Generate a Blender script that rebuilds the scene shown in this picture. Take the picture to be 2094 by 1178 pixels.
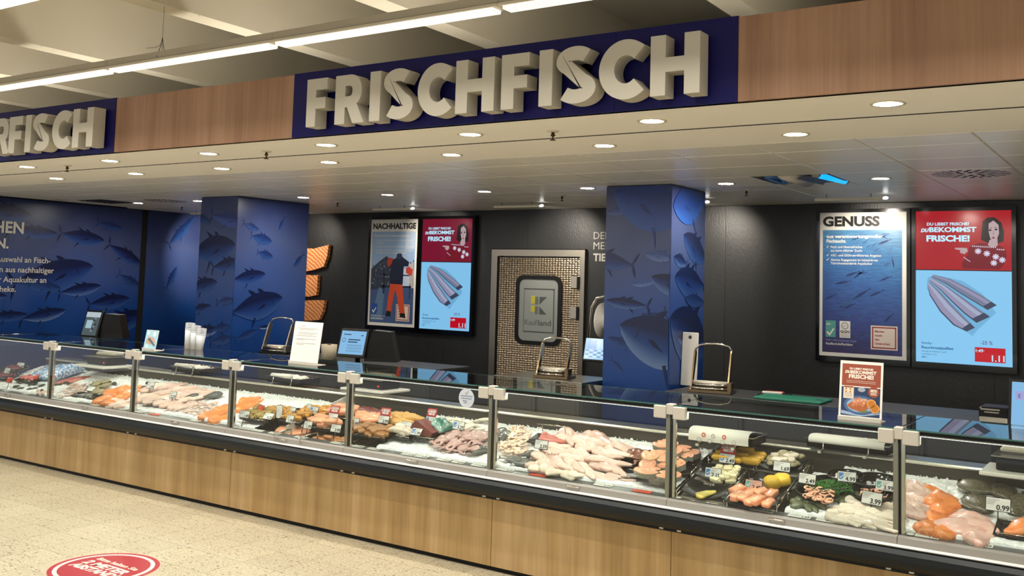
# Fresh fish counter in a supermarket - all geometry is built here
import bpy, bmesh, math, random
import numpy as np
from mathutils import Vector, Matrix, noise
random.seed(7)
SC = bpy.context.scene
COL = SC.collection
PI = math.pi
R = math.radians
for _o in list(bpy.data.objects): bpy.data.objects.remove(_o)

# ------------------------------------------------------------ camera, world, exposure
cd = bpy.data.cameras.new('camera'); cam = bpy.data.objects.new('camera', cd); COL.objects.link(cam)
cd.sensor_width = 36.0; cd.lens = 34.502; cd.shift_y = -0.0780; cd.clip_start = 0.05; cd.clip_end = 100
cam.matrix_world = Matrix(((0.830841, 0.017462, 0.556235, 8.651000), (0.555734, -0.078766, -0.827620, -5.246000), (0.029360, 0.996740, -0.075146, 1.849000), (0, 0, 0, 1)))
SC.camera = cam
SC.view_settings.view_transform = 'Standard'; SC.view_settings.look = 'None'
SC.view_settings.exposure = 0.1; SC.view_settings.gamma = 1.0; SC.view_settings.use_curve_mapping = False
wd = bpy.data.worlds.new('hall_air'); SC.world = wd; wd.use_nodes = True
wd.node_tree.nodes['Background'].inputs[0].default_value = (1.0, 0.98, 0.945, 1)
wd.node_tree.nodes['Background'].inputs[1].default_value = 0.85
SC.cycles.max_bounces = 7; SC.cycles.diffuse_bounces = 4; SC.cycles.glossy_bounces = 3
SC.cycles.transmission_bounces = 4; SC.cycles.transparent_max_bounces = 14
SC.cycles.caustics_reflective = False; SC.cycles.caustics_refractive = False
SC.cycles.sample_clamp_indirect = 4.0
SC.cycles.use_denoising = True
# light levels
L_TRACK = 7.5; L_FILL = 10.0; L_DOWN = 430.0; L_ROW3 = 560.0; L_WASH = 60.0; L_CASE = 1.3; L_SCREEN = 0.9

# ------------------------------------------------------------ colour and material helpers
def lin(c):
    c /= 255.0
    return c / 12.92 if c <= 0.04045 else ((c + 0.055) / 1.055) ** 2.4
def rgb(h):
    if isinstance(h, str):
        h = h.lstrip('#'); return tuple(lin(int(h[i:i + 2], 16)) for i in (0, 2, 4))
    return tuple(h)
def nd(nt, t, **kw):
    n = nt.nodes.new(t)
    for k, v in kw.items(): setattr(n, k, v)
    return n
MATS = {}
def mat(name, col='#888888', rough=0.5, metal=0.0, spec=0.5, nz=None, bump=None, emit=None, rnd=0.0, coat=0.0, sss=0.0, stretch=None):
    """nz=(scale, colour2, sharp), bump=(scale, strength), emit=(colour, strength), rnd=brightness spread between objects"""
    if name in MATS: return MATS[name]
    m = bpy.data.materials.new(name); m.use_nodes = True; nt = m.node_tree; b = nt.nodes['Principled BSDF']
    c = rgb(col); b.inputs['Base Color'].default_value = (*c, 1); b.inputs['Roughness'].default_value = rough
    b.inputs['Metallic'].default_value = metal; b.inputs['Specular IOR Level'].default_value = spec
    if coat: b.inputs['Coat Weight'].default_value = coat; b.inputs['Coat Roughness'].default_value = 0.12
    if sss: b.inputs['Subsurface Weight'].default_value = sss; b.inputs['Subsurface Radius'].default_value = (.012, .006, .004); b.inputs['Subsurface Scale'].default_value = 1.0
    src = None
    if nz or bump:
        tc = nd(nt, 'ShaderNodeTexCoord'); vec = tc.outputs['Object']
        if stretch:
            mp = nd(nt, 'ShaderNodeMapping'); mp.inputs['Scale'].default_value = stretch; nt.links.new(vec, mp.inputs[0]); vec = mp.outputs[0]
    if nz:
        n = nd(nt, 'ShaderNodeTexNoise'); n.inputs['Scale'].default_value = nz[0]; n.inputs['Detail'].default_value = 4
        nt.links.new(vec, n.inputs['Vector'])
        rp = nd(nt, 'ShaderNodeValToRGB'); s = nz[2] if len(nz) > 2 else 0.25
        rp.color_ramp.elements[0].position = 0.5 - s; rp.color_ramp.elements[1].position = 0.5 + s
        rp.color_ramp.elements[0].color = (*c, 1); rp.color_ramp.elements[1].color = (*rgb(nz[1]), 1)
        nt.links.new(n.outputs['Fac'], rp.inputs[0]); src = rp.outputs[0]
    if rnd:
        oi = nd(nt, 'ShaderNodeObjectInfo'); hs = nd(nt, 'ShaderNodeHueSaturation')
        mr = nd(nt, 'ShaderNodeMapRange'); mr.inputs[3].default_value = 1 - rnd; mr.inputs[4].default_value = 1 + rnd
        nt.links.new(oi.outputs['Random'], mr.inputs[0]); nt.links.new(mr.outputs[0], hs.inputs['Value'])
        if src: nt.links.new(src, hs.inputs['Color'])
        else: hs.inputs['Color'].default_value = (*c, 1)
        src = hs.outputs[0]
    if src: nt.links.new(src, b.inputs['Base Color'])
    if bump:
        n2 = nd(nt, 'ShaderNodeTexNoise'); n2.inputs['Scale'].default_value = bump[0]; n2.inputs['Detail'].default_value = 3
        nt.links.new(vec, n2.inputs['Vector'])
        bp = nd(nt, 'ShaderNodeBump'); bp.inputs['Strength'].default_value = bump[1]; bp.inputs['Distance'].default_value = 0.004
        nt.links.new(n2.outputs['Fac'], bp.inputs['Height']); nt.links.new(bp.outputs[0], b.inputs['Normal'])
    if emit:
        b.inputs['Emission Color'].default_value = (*rgb(emit[0]), 1); b.inputs['Emission Strength'].default_value = emit[1]
    MATS[name] = m; return m
def screen(name, col, k=1.0):
    """a patch of a lit display"""
    return mat('screen_' + name, '#050505', rough=0.15, spec=0.4, emit=(col, k * L_SCREEN))
def pr(name, col, rough=0.45):
    """printing ink"""
    return mat('print_' + name, col, rough=rough, spec=0.3)
def wood(name, c1, c2, c3, sc=1.0, rough=0.45):
    m = bpy.data.materials.new(name); m.use_nodes = True; nt = m.node_tree; b = nt.nodes['Principled BSDF']
    g = nd(nt, 'ShaderNodeNewGeometry')
    def nz(scale, st, det=5):
        mp = nd(nt, 'ShaderNodeMapping'); mp.inputs['Scale'].default_value = st
        n = nd(nt, 'ShaderNodeTexNoise'); n.inputs['Scale'].default_value = scale * sc; n.inputs['Detail'].default_value = det
        nt.links.new(g.outputs['Position'], mp.inputs[0]); nt.links.new(mp.outputs[0], n.inputs['Vector']); return n.outputs['Fac']
    broad = nz(7.0, (1, 1, 0.06), 2); fine = nz(60, (1, 1, 0.03), 6); blot = nz(3.0, (1, 1, 0.5), 3)
    rp = nd(nt, 'ShaderNodeValToRGB'); e = rp.color_ramp.elements
    e[0].position = 0.36; e[0].color = (*rgb(c1), 1); e[1].position = 0.66; e[1].color = (*rgb(c3), 1)
    k = rp.color_ramp.elements.new(0.5); k.color = (*rgb(c2), 1)
    nt.links.new(broad, rp.inputs[0])
    rp2 = nd(nt, 'ShaderNodeValToRGB'); e = rp2.color_ramp.elements
    e[0].position = 0.3; e[0].color = (.55, .5, .46, 1); e[1].position = 0.62; e[1].color = (1, 1, 1, 1)
    nt.links.new(fine, rp2.inputs[0])
    mx = nd(nt, 'ShaderNodeMix', data_type='RGBA', blend_type='MULTIPLY'); mx.inputs['Factor'].default_value = 0.35
    nt.links.new(rp.outputs[0], mx.inputs[6]); nt.links.new(rp2.outputs[0], mx.inputs[7])
    hs = nd(nt, 'ShaderNodeHueSaturation'); mr = nd(nt, 'ShaderNodeMapRange'); mr.inputs[3].default_value = 0.85; mr.inputs[4].default_value = 1.15
    nt.links.new(blot, mr.inputs[0]); nt.links.new(mr.outputs[0], hs.inputs['Value']); nt.links.new(mx.outputs[2], hs.inputs['Color'])
    nt.links.new(hs.outputs[0], b.inputs['Base Color']); b.inputs['Roughness'].default_value = rough; b.inputs['Specular IOR Level'].default_value = 0.35
    MATS[name] = m; return m

# ------------------------------------------------------------ mesh builder
TXT = {}
def glyphs(s, bold):
    key = (s, bold)
    if key not in TXT:
        c = bpy.data.curves.new('t', 'FONT'); c.body = s; c.size = 1.0; c.offset = bold; c.resolution_u = 3; c.fill_mode = 'FRONT'
        o = bpy.data.objects.new('t', c); me = bpy.data.meshes.new_from_object(o)
        v = np.array([p.co[:] for p in me.vertices]).reshape(-1, 3); f = [tuple(p.vertices) for p in me.polygons]
        bpy.data.objects.remove(o); bpy.data.curves.remove(c); bpy.data.meshes.remove(me)
        TXT[key] = (v, f)
    return TXT[key]
class MB:
    def __init__(s): s.v = []; s.f = []; s.mi = []; s.sm = []; s.mats = []
    def add(s, vs, fs, m, smooth=False, M=None):
        if m not in s.mats: s.mats.append(m)
        k = s.mats.index(m); n = len(s.v)
        if M is not None: vs = [M @ Vector(p) for p in vs]
        s.v += [tuple(p) for p in vs]
        for f in fs: s.f.append(tuple(i + n for i in f)); s.mi.append(k); s.sm.append(smooth)
        return s
    def box(s, x0, x1, y0, y1, z0, z1, m, M=None, c=0.0):
        if c <= 0:
            vs = [(x, y, z) for z in (z0, z1) for y in (y0, y1) for x in (x0, x1)]
            return s.add(vs, [(0, 2, 3, 1), (4, 5, 7, 6), (0, 1, 5, 4), (2, 6, 7, 3), (0, 4, 6, 2), (1, 3, 7, 5)], m, False, M)
        loop = []  # chamfered on all edges
        def ring(z, k): return [(x0 + k + c, y0 + k, z), (x1 - k - c, y0 + k, z), (x1 - k, y0 + k + c, z), (x1 - k, y1 - k - c, z), (x1 - k - c, y1 - k, z), (x0 + k + c, y1 - k, z), (x0 + k, y1 - k - c, z), (x0 + k, y0 + k + c, z)]
        rs = [ring(z0, c), ring(z0 + c, 0), ring(z1 - c, 0), ring(z1, c)]
        vs = [p for r in rs for p in r]; fs = [tuple(range(7, -1, -1)), tuple(range(24, 32))]
        for a in range(3):
            for i in range(8): j = (i + 1) % 8; fs.append((a * 8 + i, a * 8 + j, a * 8 + 8 + j, a * 8 + 8 + i))
        return s.add(vs, fs, m, False, M)
    def tube(s, pts, r, m, n=6, closed=False, M=None, smooth=True, cap=True):
        pts = [Vector(p) for p in pts]; N = len(pts); rr = r if isinstance(r, (list, tuple)) else [r] * N
        vs = []; up = None
        for i, p in enumerate(pts):
            if closed: t = (pts[(i + 1) % N] - pts[i - 1])
            else: t = pts[min(i + 1, N - 1)] - pts[max(i - 1, 0)]
            t = t.normalized() if t.length > 1e-9 else Vector((0, 0, 1))
            if up is None: up = Vector((0, 0, 1)) if abs(t.z) < 0.9 else Vector((1, 0, 0))
            a = t.cross(up); a = a.normalized() if a.length > 1e-6 else t.orthogonal().normalized()
            b = a.cross(t).normalized(); up = b
            for k in range(n):
                q = 2 * PI * k / n; vs.append(p + (a * math.cos(q) + b * math.sin(q)) * rr[i])
        fs = []
        for i in range(N if closed else N - 1):
            j = (i + 1) % N
            for k in range(n): l = (k + 1) % n; fs.append((i * n + k, j * n + k, j * n + l, i * n + l))
        if cap and not closed: fs += [tuple(range(n)), tuple(range(N * n - 1, (N - 1) * n - 1, -1))]
        return s.add(vs, fs, m, smooth, M)
    def cyl(s, p0, p1, r, m, n=12, M=None, r1=None): return s.tube([p0, p1], [r, r if r1 is None else r1], m, n, M=M)
    def lathe(s, prof, m, n=16, M=None, smooth=True):
        vs = [(r * math.cos(2 * PI * k / n), r * math.sin(2 * PI * k / n), z) for r, z in prof for k in range(n)]
        fs = [(i * n + k, i * n + (k + 1) % n, i * n + n + (k + 1) % n, i * n + n + k) for i in range(len(prof) - 1) for k in range(n)]
        return s.add(vs, fs, m, smooth, M)
    def prism(s, poly, d, m, M=None, side=None):
        n = len(poly); a = sum(poly[i][0] * poly[(i + 1) % n][1] - poly[(i + 1) % n][0] * poly[i][1] for i in range(n))
        if a < 0: poly = poly[::-1]
        vs = [(x, y, 0) for x, y in poly] + [(x, y, d) for x, y in poly]
        s.add(vs, [tuple(range(n, 2 * n)), tuple(range(n - 1, -1, -1))], m, False, M)
        return s.add(vs, [(i, (i + 1) % n, n + (i + 1) % n, n + i) for i in range(n)], side or m, False, M)
    def poly(s, p, m, M=None, w=0.0):
        n = len(p); a = sum(p[i][0] * p[(i + 1) % n][1] - p[(i + 1) % n][0] * p[i][1] for i in range(n))
        if a < 0: p = p[::-1]
        return s.add([(x, y, w) for x, y in p], [tuple(range(n))], m, False, M)
    def rect(s, x0, y0, x1, y1, m, M=None, w=0.0): return s.poly([(x0, y0), (x1, y0), (x1, y1), (x0, y1)], m, M, w)
    def disc(s, x, y, r, m, M=None, w=0.0, n=20, ry=None): return s.poly([(x + r * math.cos(2 * PI * k / n), y + (ry or r) * math.sin(2 * PI * k / n)) for k in range(n)], m, M, w)
    def text(s, t, x, y, h, m, M=None, w=0.0, bold=0.0, al='l', wid=None, shear=0.0):
        """cap height h; wid squeezes or stretches the line to that width"""
        v, f = glyphs(t, bold)
        if len(v) == 0: return s
        v = v.copy(); x0, x1 = v[:, 0].min(), v[:, 0].max(); k = h / 0.70
        kx = wid / (x1 - x0) if wid else k
        v[:, 0] = (v[:, 0] - x0) * kx + shear * v[:, 1] * k; v[:, 1] *= k
        W = (x1 - x0) * kx
        v[:, 0] += x - (0 if al == 'l' else W if al == 'r' else W / 2); v[:, 1] += y; v[:, 2] = w
        return s.add([tuple(p) for p in v], f, m, False, M)
    def mesh(s, name):
        me = bpy.data.meshes.new(name); me.from_pydata(s.v, [], s.f)
        for m in s.mats: me.materials.append(m)
        me.polygons.foreach_set('material_index', s.mi); me.polygons.foreach_set('use_smooth', s.sm)
        me.update(); return me
    def build(s, name, parent=None, loc=None, rot=None): return obj(name, s.mesh(name), parent, loc, rot)
def obj(name, me, parent=None, loc=None, rot=None):
    o = bpy.data.objects.new(name, me); COL.objects.link(o)
    if parent is not None: o.parent = parent
    if loc is not None: o.location = loc
    if rot is not None: o.rotation_euler = rot
    return o
def tag(o, label=None, cat=None, group=None, kind=None):
    if label: o['label'] = label
    if cat: o['category'] = cat
    if group: o['group'] = group
    if kind: o['kind'] = kind
    return o
def thing(name, label, cat, loc=(0, 0, 0), rot=(0, 0, 0), group=None):
    return tag(obj(name, None, None, loc, rot), label, cat, group)
def dup(o, loc, rot=None, label=None):
    c = o.copy(); COL.objects.link(c); c.location = loc
    if rot is not None: c.rotation_euler = rot
    if label: c['label'] = label
    for ch in list(o.children):
        d = ch.copy(); COL.objects.link(d); d.parent = c
        for g in list(ch.children): e = g.copy(); COL.objects.link(e); e.parent = d
    return c
def struct(o): o['kind'] = 'structure'; return o
def uv(ox, oy, oz, u=(1, 0, 0), v=(0, 0, 1)):
    """matrix of a flat picture: origin, its right and its up direction"""
    u = Vector(u).normalized(); v = Vector(v).normalized(); w = u.cross(v)
    return Matrix(((u.x, v.x, w.x, ox), (u.y, v.y, w.y, oy), (u.z, v.z, w.z, oz), (0, 0, 0, 1)))

# ------------------------------------------------------------ shared materials
STEEL = mat('brushed_steel', '#a39c90', rough=0.28, metal=1.0, bump=(90, 0.05), stretch=(1, 1, 12))
STEEL_D = mat('dull_steel', '#8b857b', rough=0.38, metal=1.0)
CHROME = mat('chrome', '#cfc8bb', rough=0.12, metal=1.0)
BLACKM = mat('black_plastic', '#070708', rough=0.45, spec=0.25)
BLACKG = mat('black_gloss', '#070707', rough=0.12)
WHITEP = mat('white_plastic', '#d9d5cb', rough=0.35)
PAPER = mat('paper_white', '#ded9cf', rough=0.8, spec=0.2)
GREYP = mat('grey_plastic', '#8e8a83', rough=0.45)
DARKP = mat('dark_grey_paint', '#2a2a2a', rough=0.5)

# ------------------------------------------------------------ room materials
def glass_mat(name, tint, refl=1.0):
    m = bpy.data.materials.new(name); m.use_nodes = True; nt = m.node_tree; nt.nodes.clear()
    out = nd(nt, 'ShaderNodeOutputMaterial'); tr = nd(nt, 'ShaderNodeBsdfTransparent'); gl = nd(nt, 'ShaderNodeBsdfGlossy')
    tr.inputs[0].default_value = (*rgb(tint), 1); gl.inputs['Roughness'].default_value = 0.0; gl.inputs[0].default_value = (refl, refl, refl, 1)
    fr = nd(nt, 'ShaderNodeFresnel'); fr.inputs[0].default_value = 1.5; mx = nd(nt, 'ShaderNodeMixShader')
    ge = nd(nt, 'ShaderNodeNewGeometry'); bf = nd(nt, 'ShaderNodeMath', operation='SUBTRACT'); bf.inputs[0].default_value = 1.0; nt.links.new(ge.outputs['Backfacing'], bf.inputs[1])
    mu = nd(nt, 'ShaderNodeMath', operation='MULTIPLY'); nt.links.new(fr.outputs[0], mu.inputs[0]); nt.links.new(bf.outputs[0], mu.inputs[1])
    nt.links.new(mu.outputs[0], mx.inputs[0]); nt.links.new(tr.outputs[0], mx.inputs[1]); nt.links.new(gl.outputs[0], mx.inputs[2]); nt.links.new(mx.outputs[0], out.inputs[0])
    MATS[name] = m; return m
GLASS = glass_mat('clear_glass', '#f3f7f5', 0.9)
GLASS_EDGE = mat('glass_edge_green', '#1d5a4c', rough=0.15, coat=0.5)
def terrazzo():
    m = bpy.data.materials.new('terrazzo'); m.use_nodes = True; nt = m.node_tree; b = nt.nodes['Principled BSDF']
    g = nd(nt, 'ShaderNodeNewGeometry'); oi = nd(nt, 'ShaderNodeObjectInfo')
    ad = nd(nt, 'ShaderNodeVectorMath', operation='MULTIPLY_ADD'); ad.inputs[1].default_value = (9, 5, 0)
    nt.links.new(oi.outputs['Random'], ad.inputs[0]); nt.links.new(g.outputs['Position'], ad.inputs[2])
    n = nd(nt, 'ShaderNodeTexNoise'); n.inputs['Scale'].default_value = 70; n.inputs['Detail'].default_value = 2; n.inputs['Distortion'].default_value = 0.6
    nt.links.new(ad.outputs[0], n.inputs['Vector'])
    rp = nd(nt, 'ShaderNodeValToRGB'); e = rp.color_ramp.elements
    e[0].position = 0.40; e[0].color = (*rgb('#a1987e'), 1); e[1].position = 0.6; e[1].color = (*rgb('#bfb69d'), 1); nt.links.new(n.outputs['Fac'], rp.inputs[0])
    v = nd(nt, 'ShaderNodeTexVoronoi'); v.inputs['Scale'].default_value = 34; v.inputs['Randomness'].default_value = 1.0
    mp = nd(nt, 'ShaderNodeMapping'); mp.inputs['Scale'].default_value = (0.75, 1.5, 1); nt.links.new(ad.outputs[0], mp.inputs[0]); nt.links.new(mp.outputs[0], v.inputs['Vector'])
    lt = nd(nt, 'ShaderNodeMath', operation='LESS_THAN'); lt.inputs[1].default_value = 0.29; nt.links.new(v.outputs['Distance'], lt.inputs[0])
    sp = nd(nt, 'ShaderNodeSeparateColor'); nt.links.new(v.outputs['Color'], sp.inputs[0])
    gt = nd(nt, 'ShaderNodeMath', operation='GREATER_THAN'); gt.inputs[1].default_value = 0.72; nt.links.new(sp.outputs[0], gt.inputs[0])
    mu = nd(nt, 'ShaderNodeMath', operation='MULTIPLY'); nt.links.new(lt.outputs[0], mu.inputs[0]); nt.links.new(gt.outputs[0], mu.inputs[1])
    mx = nd(nt, 'ShaderNodeMix', data_type='RGBA'); mx.inputs[7].default_value = (*rgb('#6d6350'), 1)
    nt.links.new(mu.outputs[0], mx.inputs[0]); nt.links.new(rp.outputs[0], mx.inputs[6])
    hs = nd(nt, 'ShaderNodeHueSaturation'); mr = nd(nt, 'ShaderNodeMapRange'); mr.inputs[3].default_value = 0.93; mr.inputs[4].default_value = 1.05
    nt.links.new(oi.outputs['Random'], mr.inputs[0]); nt.links.new(mr.outputs[0], hs.inputs['Value']); nt.links.new(mx.outputs[2], hs.inputs['Color'])
    nt.links.new(hs.outputs[0], b.inputs['Base Color']); b.inputs['Roughness'].default_value = 0.38; b.inputs['Specular IOR Level'].default_value = 0.4
    MATS['terrazzo'] = m; return m
TERR = terrazzo()
GROUT = mat('grout', '#8f8468', rough=0.9)
CONC = mat('concrete', '#cfc8b5', rough=0.9, spec=0.2, nz=(1.3, '#c4bca8', 0.3), bump=(40, 0.25))
def pitted():
    m = CONC; nt = m.node_tree; b = nt.nodes['Principled BSDF']
    old = b.inputs['Base Color'].links[0].from_socket
    tc = nd(nt, 'ShaderNodeTexCoord'); v = nd(nt, 'ShaderNodeTexVoronoi'); v.inputs['Scale'].default_value = 5.0; nt.links.new(tc.outputs['Object'], v.inputs['Vector'])
    lt = nd(nt, 'ShaderNodeMath', operation='LESS_THAN'); lt.inputs[1].default_value = 0.035; nt.links.new(v.outputs['Distance'], lt.inputs[0])
    mx = nd(nt, 'ShaderNodeMix', data_type='RGBA'); mx.inputs[7].default_value = (*rgb('#5d523e'), 1)
    nt.links.new(lt.outputs[0], mx.inputs[0]); nt.links.new(old, mx.inputs[6]); nt.links.new(mx.outputs[2], b.inputs['Base Color'])
pitted()
SOFF = mat('soffit_paint', '#f0ece2', rough=0.6, spec=0.3)
PANEL = mat('ceiling_metal', '#ebe8e0', rough=0.33, spec=0.6, metal=0.0)
OAK = wood('oak_laminate', '#a48556', '#b29362', '#bea073')
BEECH = wood('beech_laminate', '#8e6b52', '#997559', '#a17d63')
NAVY = mat('sign_navy', '#100d4e', rough=0.45, spec=0.2)
LETTER = mat('letter_cream', '#b3ad9d', rough=0.5)
BLKWALL = mat('black_wall', '#1e1f1f', rough=0.42, spec=0.45, nz=(6, '#181919', 0.3), bump=(26, 0.5), stretch=(3, 3, 1))
HALLW = mat('hall_wall', '#b8ad94', rough=0.8)
VOID = mat('void_dark', '#0c0c0c', rough=0.9)
def mural():
    m = bpy.data.materials.new('sea_print'); m.use_nodes = True; nt = m.node_tree; b = nt.nodes['Principled BSDF']
    g = nd(nt, 'ShaderNodeNewGeometry'); sx = nd(nt, 'ShaderNodeSeparateXYZ'); nt.links.new(g.outputs['Position'], sx.inputs[0])
    n = nd(nt, 'ShaderNodeTexNoise'); n.inputs['Scale'].default_value = 1.6; n.inputs['Detail'].default_value = 3; nt.links.new(g.outputs['Position'], n.inputs['Vector'])
    ma = nd(nt, 'ShaderNodeMath', operation='MULTIPLY_ADD'); ma.inputs[1].default_value = 0.9; nt.links.new(n.outputs['Fac'], ma.inputs[0]); nt.links.new(sx.outputs['Z'], ma.inputs[2])
    mr = nd(nt, 'ShaderNodeMapRange'); mr.inputs[1].default_value = 1.2; mr.inputs[2].default_value = 3.0; nt.links.new(ma.outputs[0], mr.inputs[0])
    rp = nd(nt, 'ShaderNodeValToRGB'); e = rp.color_ramp.elements
    e[0].position = 0.0; e[0].color = (*rgb('#07275f'), 1); e[1].position = 1.0; e[1].color = (*rgb('#2b3660'), 1)
    for p, c in ((0.3, '#123a7a'), (0.55, '#31477e'), (0.8, '#3c4870')):
        k = rp.color_ramp.elements.new(p); k.color = (*rgb(c), 1)
    nt.links.new(mr.outputs[0], rp.inputs[0]); nt.links.new(rp.outputs[0], b.inputs['Base Color']); b.inputs['Roughness'].default_value = 0.33; b.inputs['Specular IOR Level'].default_value = 0.4
    MATS['sea_print'] = m; return m
SEA = mural()
def colattr(name, rough=0.33):
    m = bpy.data.materials.new(name); m.use_nodes = True; nt = m.node_tree; b = nt.nodes['Principled BSDF']
    a = nd(nt, 'ShaderNodeVertexColor'); a.layer_name = 'ink'; nt.links.new(a.outputs[0], b.inputs['Base Color']); b.inputs['Roughness'].default_value = rough; b.inputs['Specular IOR Level'].default_value = 0.4
    return m
INK = colattr('fish_ink')

# ------------------------------------------------------------ floor
FX0, FX1, FY0 = -7.5, 14.0, -7.0
fl = struct(MB().box(FX0, FX1, FY0, 4.5, -0.12, -0.004, GROUT).build('floor'))
T = 0.3103
tile_me = MB().box(0.0012, T - 0.0012, -T + 0.0012, -0.0012, -0.004, 0.0, TERR).mesh('floor_tile')
for i in range(-12, 15):
    for j in range(-1, 8): obj('floor_tile', tile_me, fl, (2.717 + T * i, -0.178 - T * j, 0))
mb = MB()
for i in range(-32, 36):
    for j in range(8, 22): mb.box(2.717 + T * i + .0012, 2.717 + T * (i + 1) - .0012, -0.178 - T * (j + 1) + .0012, -0.178 - T * j - .0012, -0.004, 0, TERR)
for j in range(-1, 8):
    for i in list(range(-32, -12)) + list(range(15, 36)): mb.box(2.717 + T * i + .0012, 2.717 + T * (i + 1) - .0012, -0.178 - T * (j + 1) + .0012, -0.178 - T * j - .0012, -0.004, 0, TERR)
o = mb.build('distant_tiles', fl); o['kind'] = 'stuff'
# ------------------------------------------------------------ hall shell
struct(MB().box(FX1, FX1 + .1, -1.0, 4.6, 0, 4.15, HALLW).build('wall_right'))
# concrete roof with ribs
rf = struct(MB().box(FX0, FX1, FY0, 4.5, 4.08, 4.2, CONC).build('ceiling'))
rib = MB().prism([(0, 3.5), (0.17, 3.5), (0.215, 4.1), (-0.045, 4.1)], 11.5, CONC, Matrix(((1, 0, 0, 0), (0, 0, -1, 4.5), (0, 1, 0, 0), (0, 0, 0, 1)))).mesh('roof_rib')
for x in (-7.2, -5.9, -4.25, -2.92, -1.13, .19, 1.53, 3.33, 4.63, 6.46, 7.78, 9.6, 10.9, 12.7): obj('roof_rib', rib, rf, (x, 0, 0))
# ------------------------------------------------------------ staff side walls
XL, YB, ZC = -3.166, 4.37, 2.70
wb = struct(MB().box(-3.3, FX1, YB + .012, YB + .15, 0, 4.1, VOID).build('wall_back'))
xs = [XL, -2.4, -1.15, .1, 1.25, 2.42, 3.6, 4.85, 6.1, 7.35, 8.6, 9.9]
for a, b in zip(xs, xs[1:]): MB().box(a + .0012, b - .0012, YB, YB + .012, 0, ZC - .004, BLKWALL).build('wall_panel', wb)
wl = struct(MB().box(XL - .14, XL - .012, -1.0, YB + .1, 0, 4.1, VOID).build('wall_left'))
MB().box(XL - .012, XL, -1.0, 1.3, .0, ZC - .004, SEA).build('sea_panel', wl); MB().box(XL - .012, XL, 1.302, 3.17, .0, ZC - .004, SEA).build('sea_panel', wl)
MB().box(XL - .012, XL, 3.27, YB - .001, .0, ZC - .004, SEA).build('sea_panel', wl)
# pillars
def pillar(x0, x1, y0, y1):
    p = struct(MB().box(x0 + .008, x1 - .008, y0 + .008, y1 - .002, 0, ZC - .001, VOID).build('pillar'))
    g = .005
    MB().box(x0 + g, x1 - g, y0, y0 + .008, 0, ZC - .006, SEA).build('sea_panel', p)
    MB().box(x1 - .008, x1, y0 + g, y1 - g, 0, ZC - .006, SEA).build('sea_panel', p)
    MB().box(x0, x0 + .008, y0 + g, y1 - g, 0, ZC - .006, SEA).build('sea_panel', p)
    MB().box(x0 + g, x1 - g, y1 - .002, y1, 0, ZC - .006, SEA).build('sea_panel', p)
    return p
pil_l = pillar(-.377, .235, 1.93, 3.0); pil_r = pillar(4.622, 5.235, 2.2, 2.91)

# printed tuna: a flat print with its own tones, clipped to the panel it is printed on
FISHN = [0]
def tuna(surf, hd, tl, fat=0.27, dark='#08143c', light='#16306a', belly='#2c4b82', k=1.0, lim=None, w=None, flip=1, parent=None):
    """surf(u,v,w)->xyz; hd, tl = nose and tail fork in (u,v)"""
    FISHN[0] += 1; w = .0008 + .00040 * (FISHN[0] % 15)
    h = np.array(hd); t = np.array(tl); L = np.linalg.norm(h - t); ex = (h - t) / L; ey = np.array((-ex[1], ex[0]))
    if ey[1] < 0: ey = -ey
    D, Lc, B = (np.array(rgb(c)) for c in (dark, light, belly)); V = []; F = []; C = []
    def put(s, q, c):
        p = t + ex * s * L + ey * q * L
        if lim: p = np.array((min(max(p[0], lim[0]), lim[1]), min(max(p[1], lim[2]), lim[3])))
        V.append(surf(p[0], p[1], w)); C.append(c); return len(V) - 1
    n, mm = 22, 6; idx = []
    for i in range(n + 1):
        s = i / n; x = 1 - s
        prof = fat * 0.5 * (max(0, (1 - (1 - min(1, x / .48)) ** 2)) ** .75 if x < .48 else max(.07, math.cos((x - .48) / .52 * PI / 2) ** 1.15))
        row = []
        for j in range(mm + 1):
            q = j / mm * 2 - 1; b = 1.12 if q < 0 else 0.88
            c = B if j == 0 else Lc * .5 + B * .5 if j == 1 else Lc if j == 2 else Lc * .5 + D * .5 if j == 3 else D
            row.append(put(s, q * prof * b, c))
        idx.append(row)
    for i in range(n):
        for j in range(mm): F.append((idx[i][j], idx[i + 1][j], idx[i + 1][j + 1], idx[i][j + 1]))
    def fin(pts, c):
        F.append(tuple(put(a, b, c) for a, b in pts))
    w += .00012
    fin([(.05, .0), (-.02, .05), (-.075, .2), (-.01, .12), (.03, .02)], D); fin([(.05, .0), (.03, -.02), (-.0, -.1), (-.06, -.2), (-.02, -.04)], D)
    fin([(.52, fat * .40), (.45, fat * .54), (.36, fat * .66), (.405, fat * .50), (.44, fat * .36)], D)
    fin([(.66, fat * .42), (.61, fat * .54), (.545, fat * .60), (.575, fat * .44)], D)
    fin([(.44, -fat * .46), (.39, -fat * .62), (.32, -fat * .86), (.40, -fat * .42)], D)
    fin([(.66, -fat * .06), (.60, -fat * .04), (.46, -fat * .22), (.60, -fat * .16)], D * .8)
    w += .00012
    fin([(.928, fat * .06), (.938, fat * .078), (.948, fat * .06), (.938, fat * .042)], D * .7)
    fin([(.998, -.004), (.97, -fat * .02), (.945, -fat * .07), (.965, -fat * .035)], D)
    fin([(.81, fat * .30), (.79, fat * .1), (.80, -fat * .2), (.785, -fat * .1), (.775, fat * .1), (.8, fat * .3)], D)
    me = bpy.data.meshes.new('printed_fish'); me.from_pydata([tuple(p) for p in V], [], F); me.materials.append(INK)
    a = me.color_attributes.new('ink', 'FLOAT_COLOR', 'POINT'); a.data.foreach_set('color', [x for c in C for x in (*np.clip(c * k, 0, 1), 1)])
    me.update(); return obj('printed_fish', me, parent)
sl = lambda u, v, w: (XL + w, u, v)            # left wall: u = y
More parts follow.
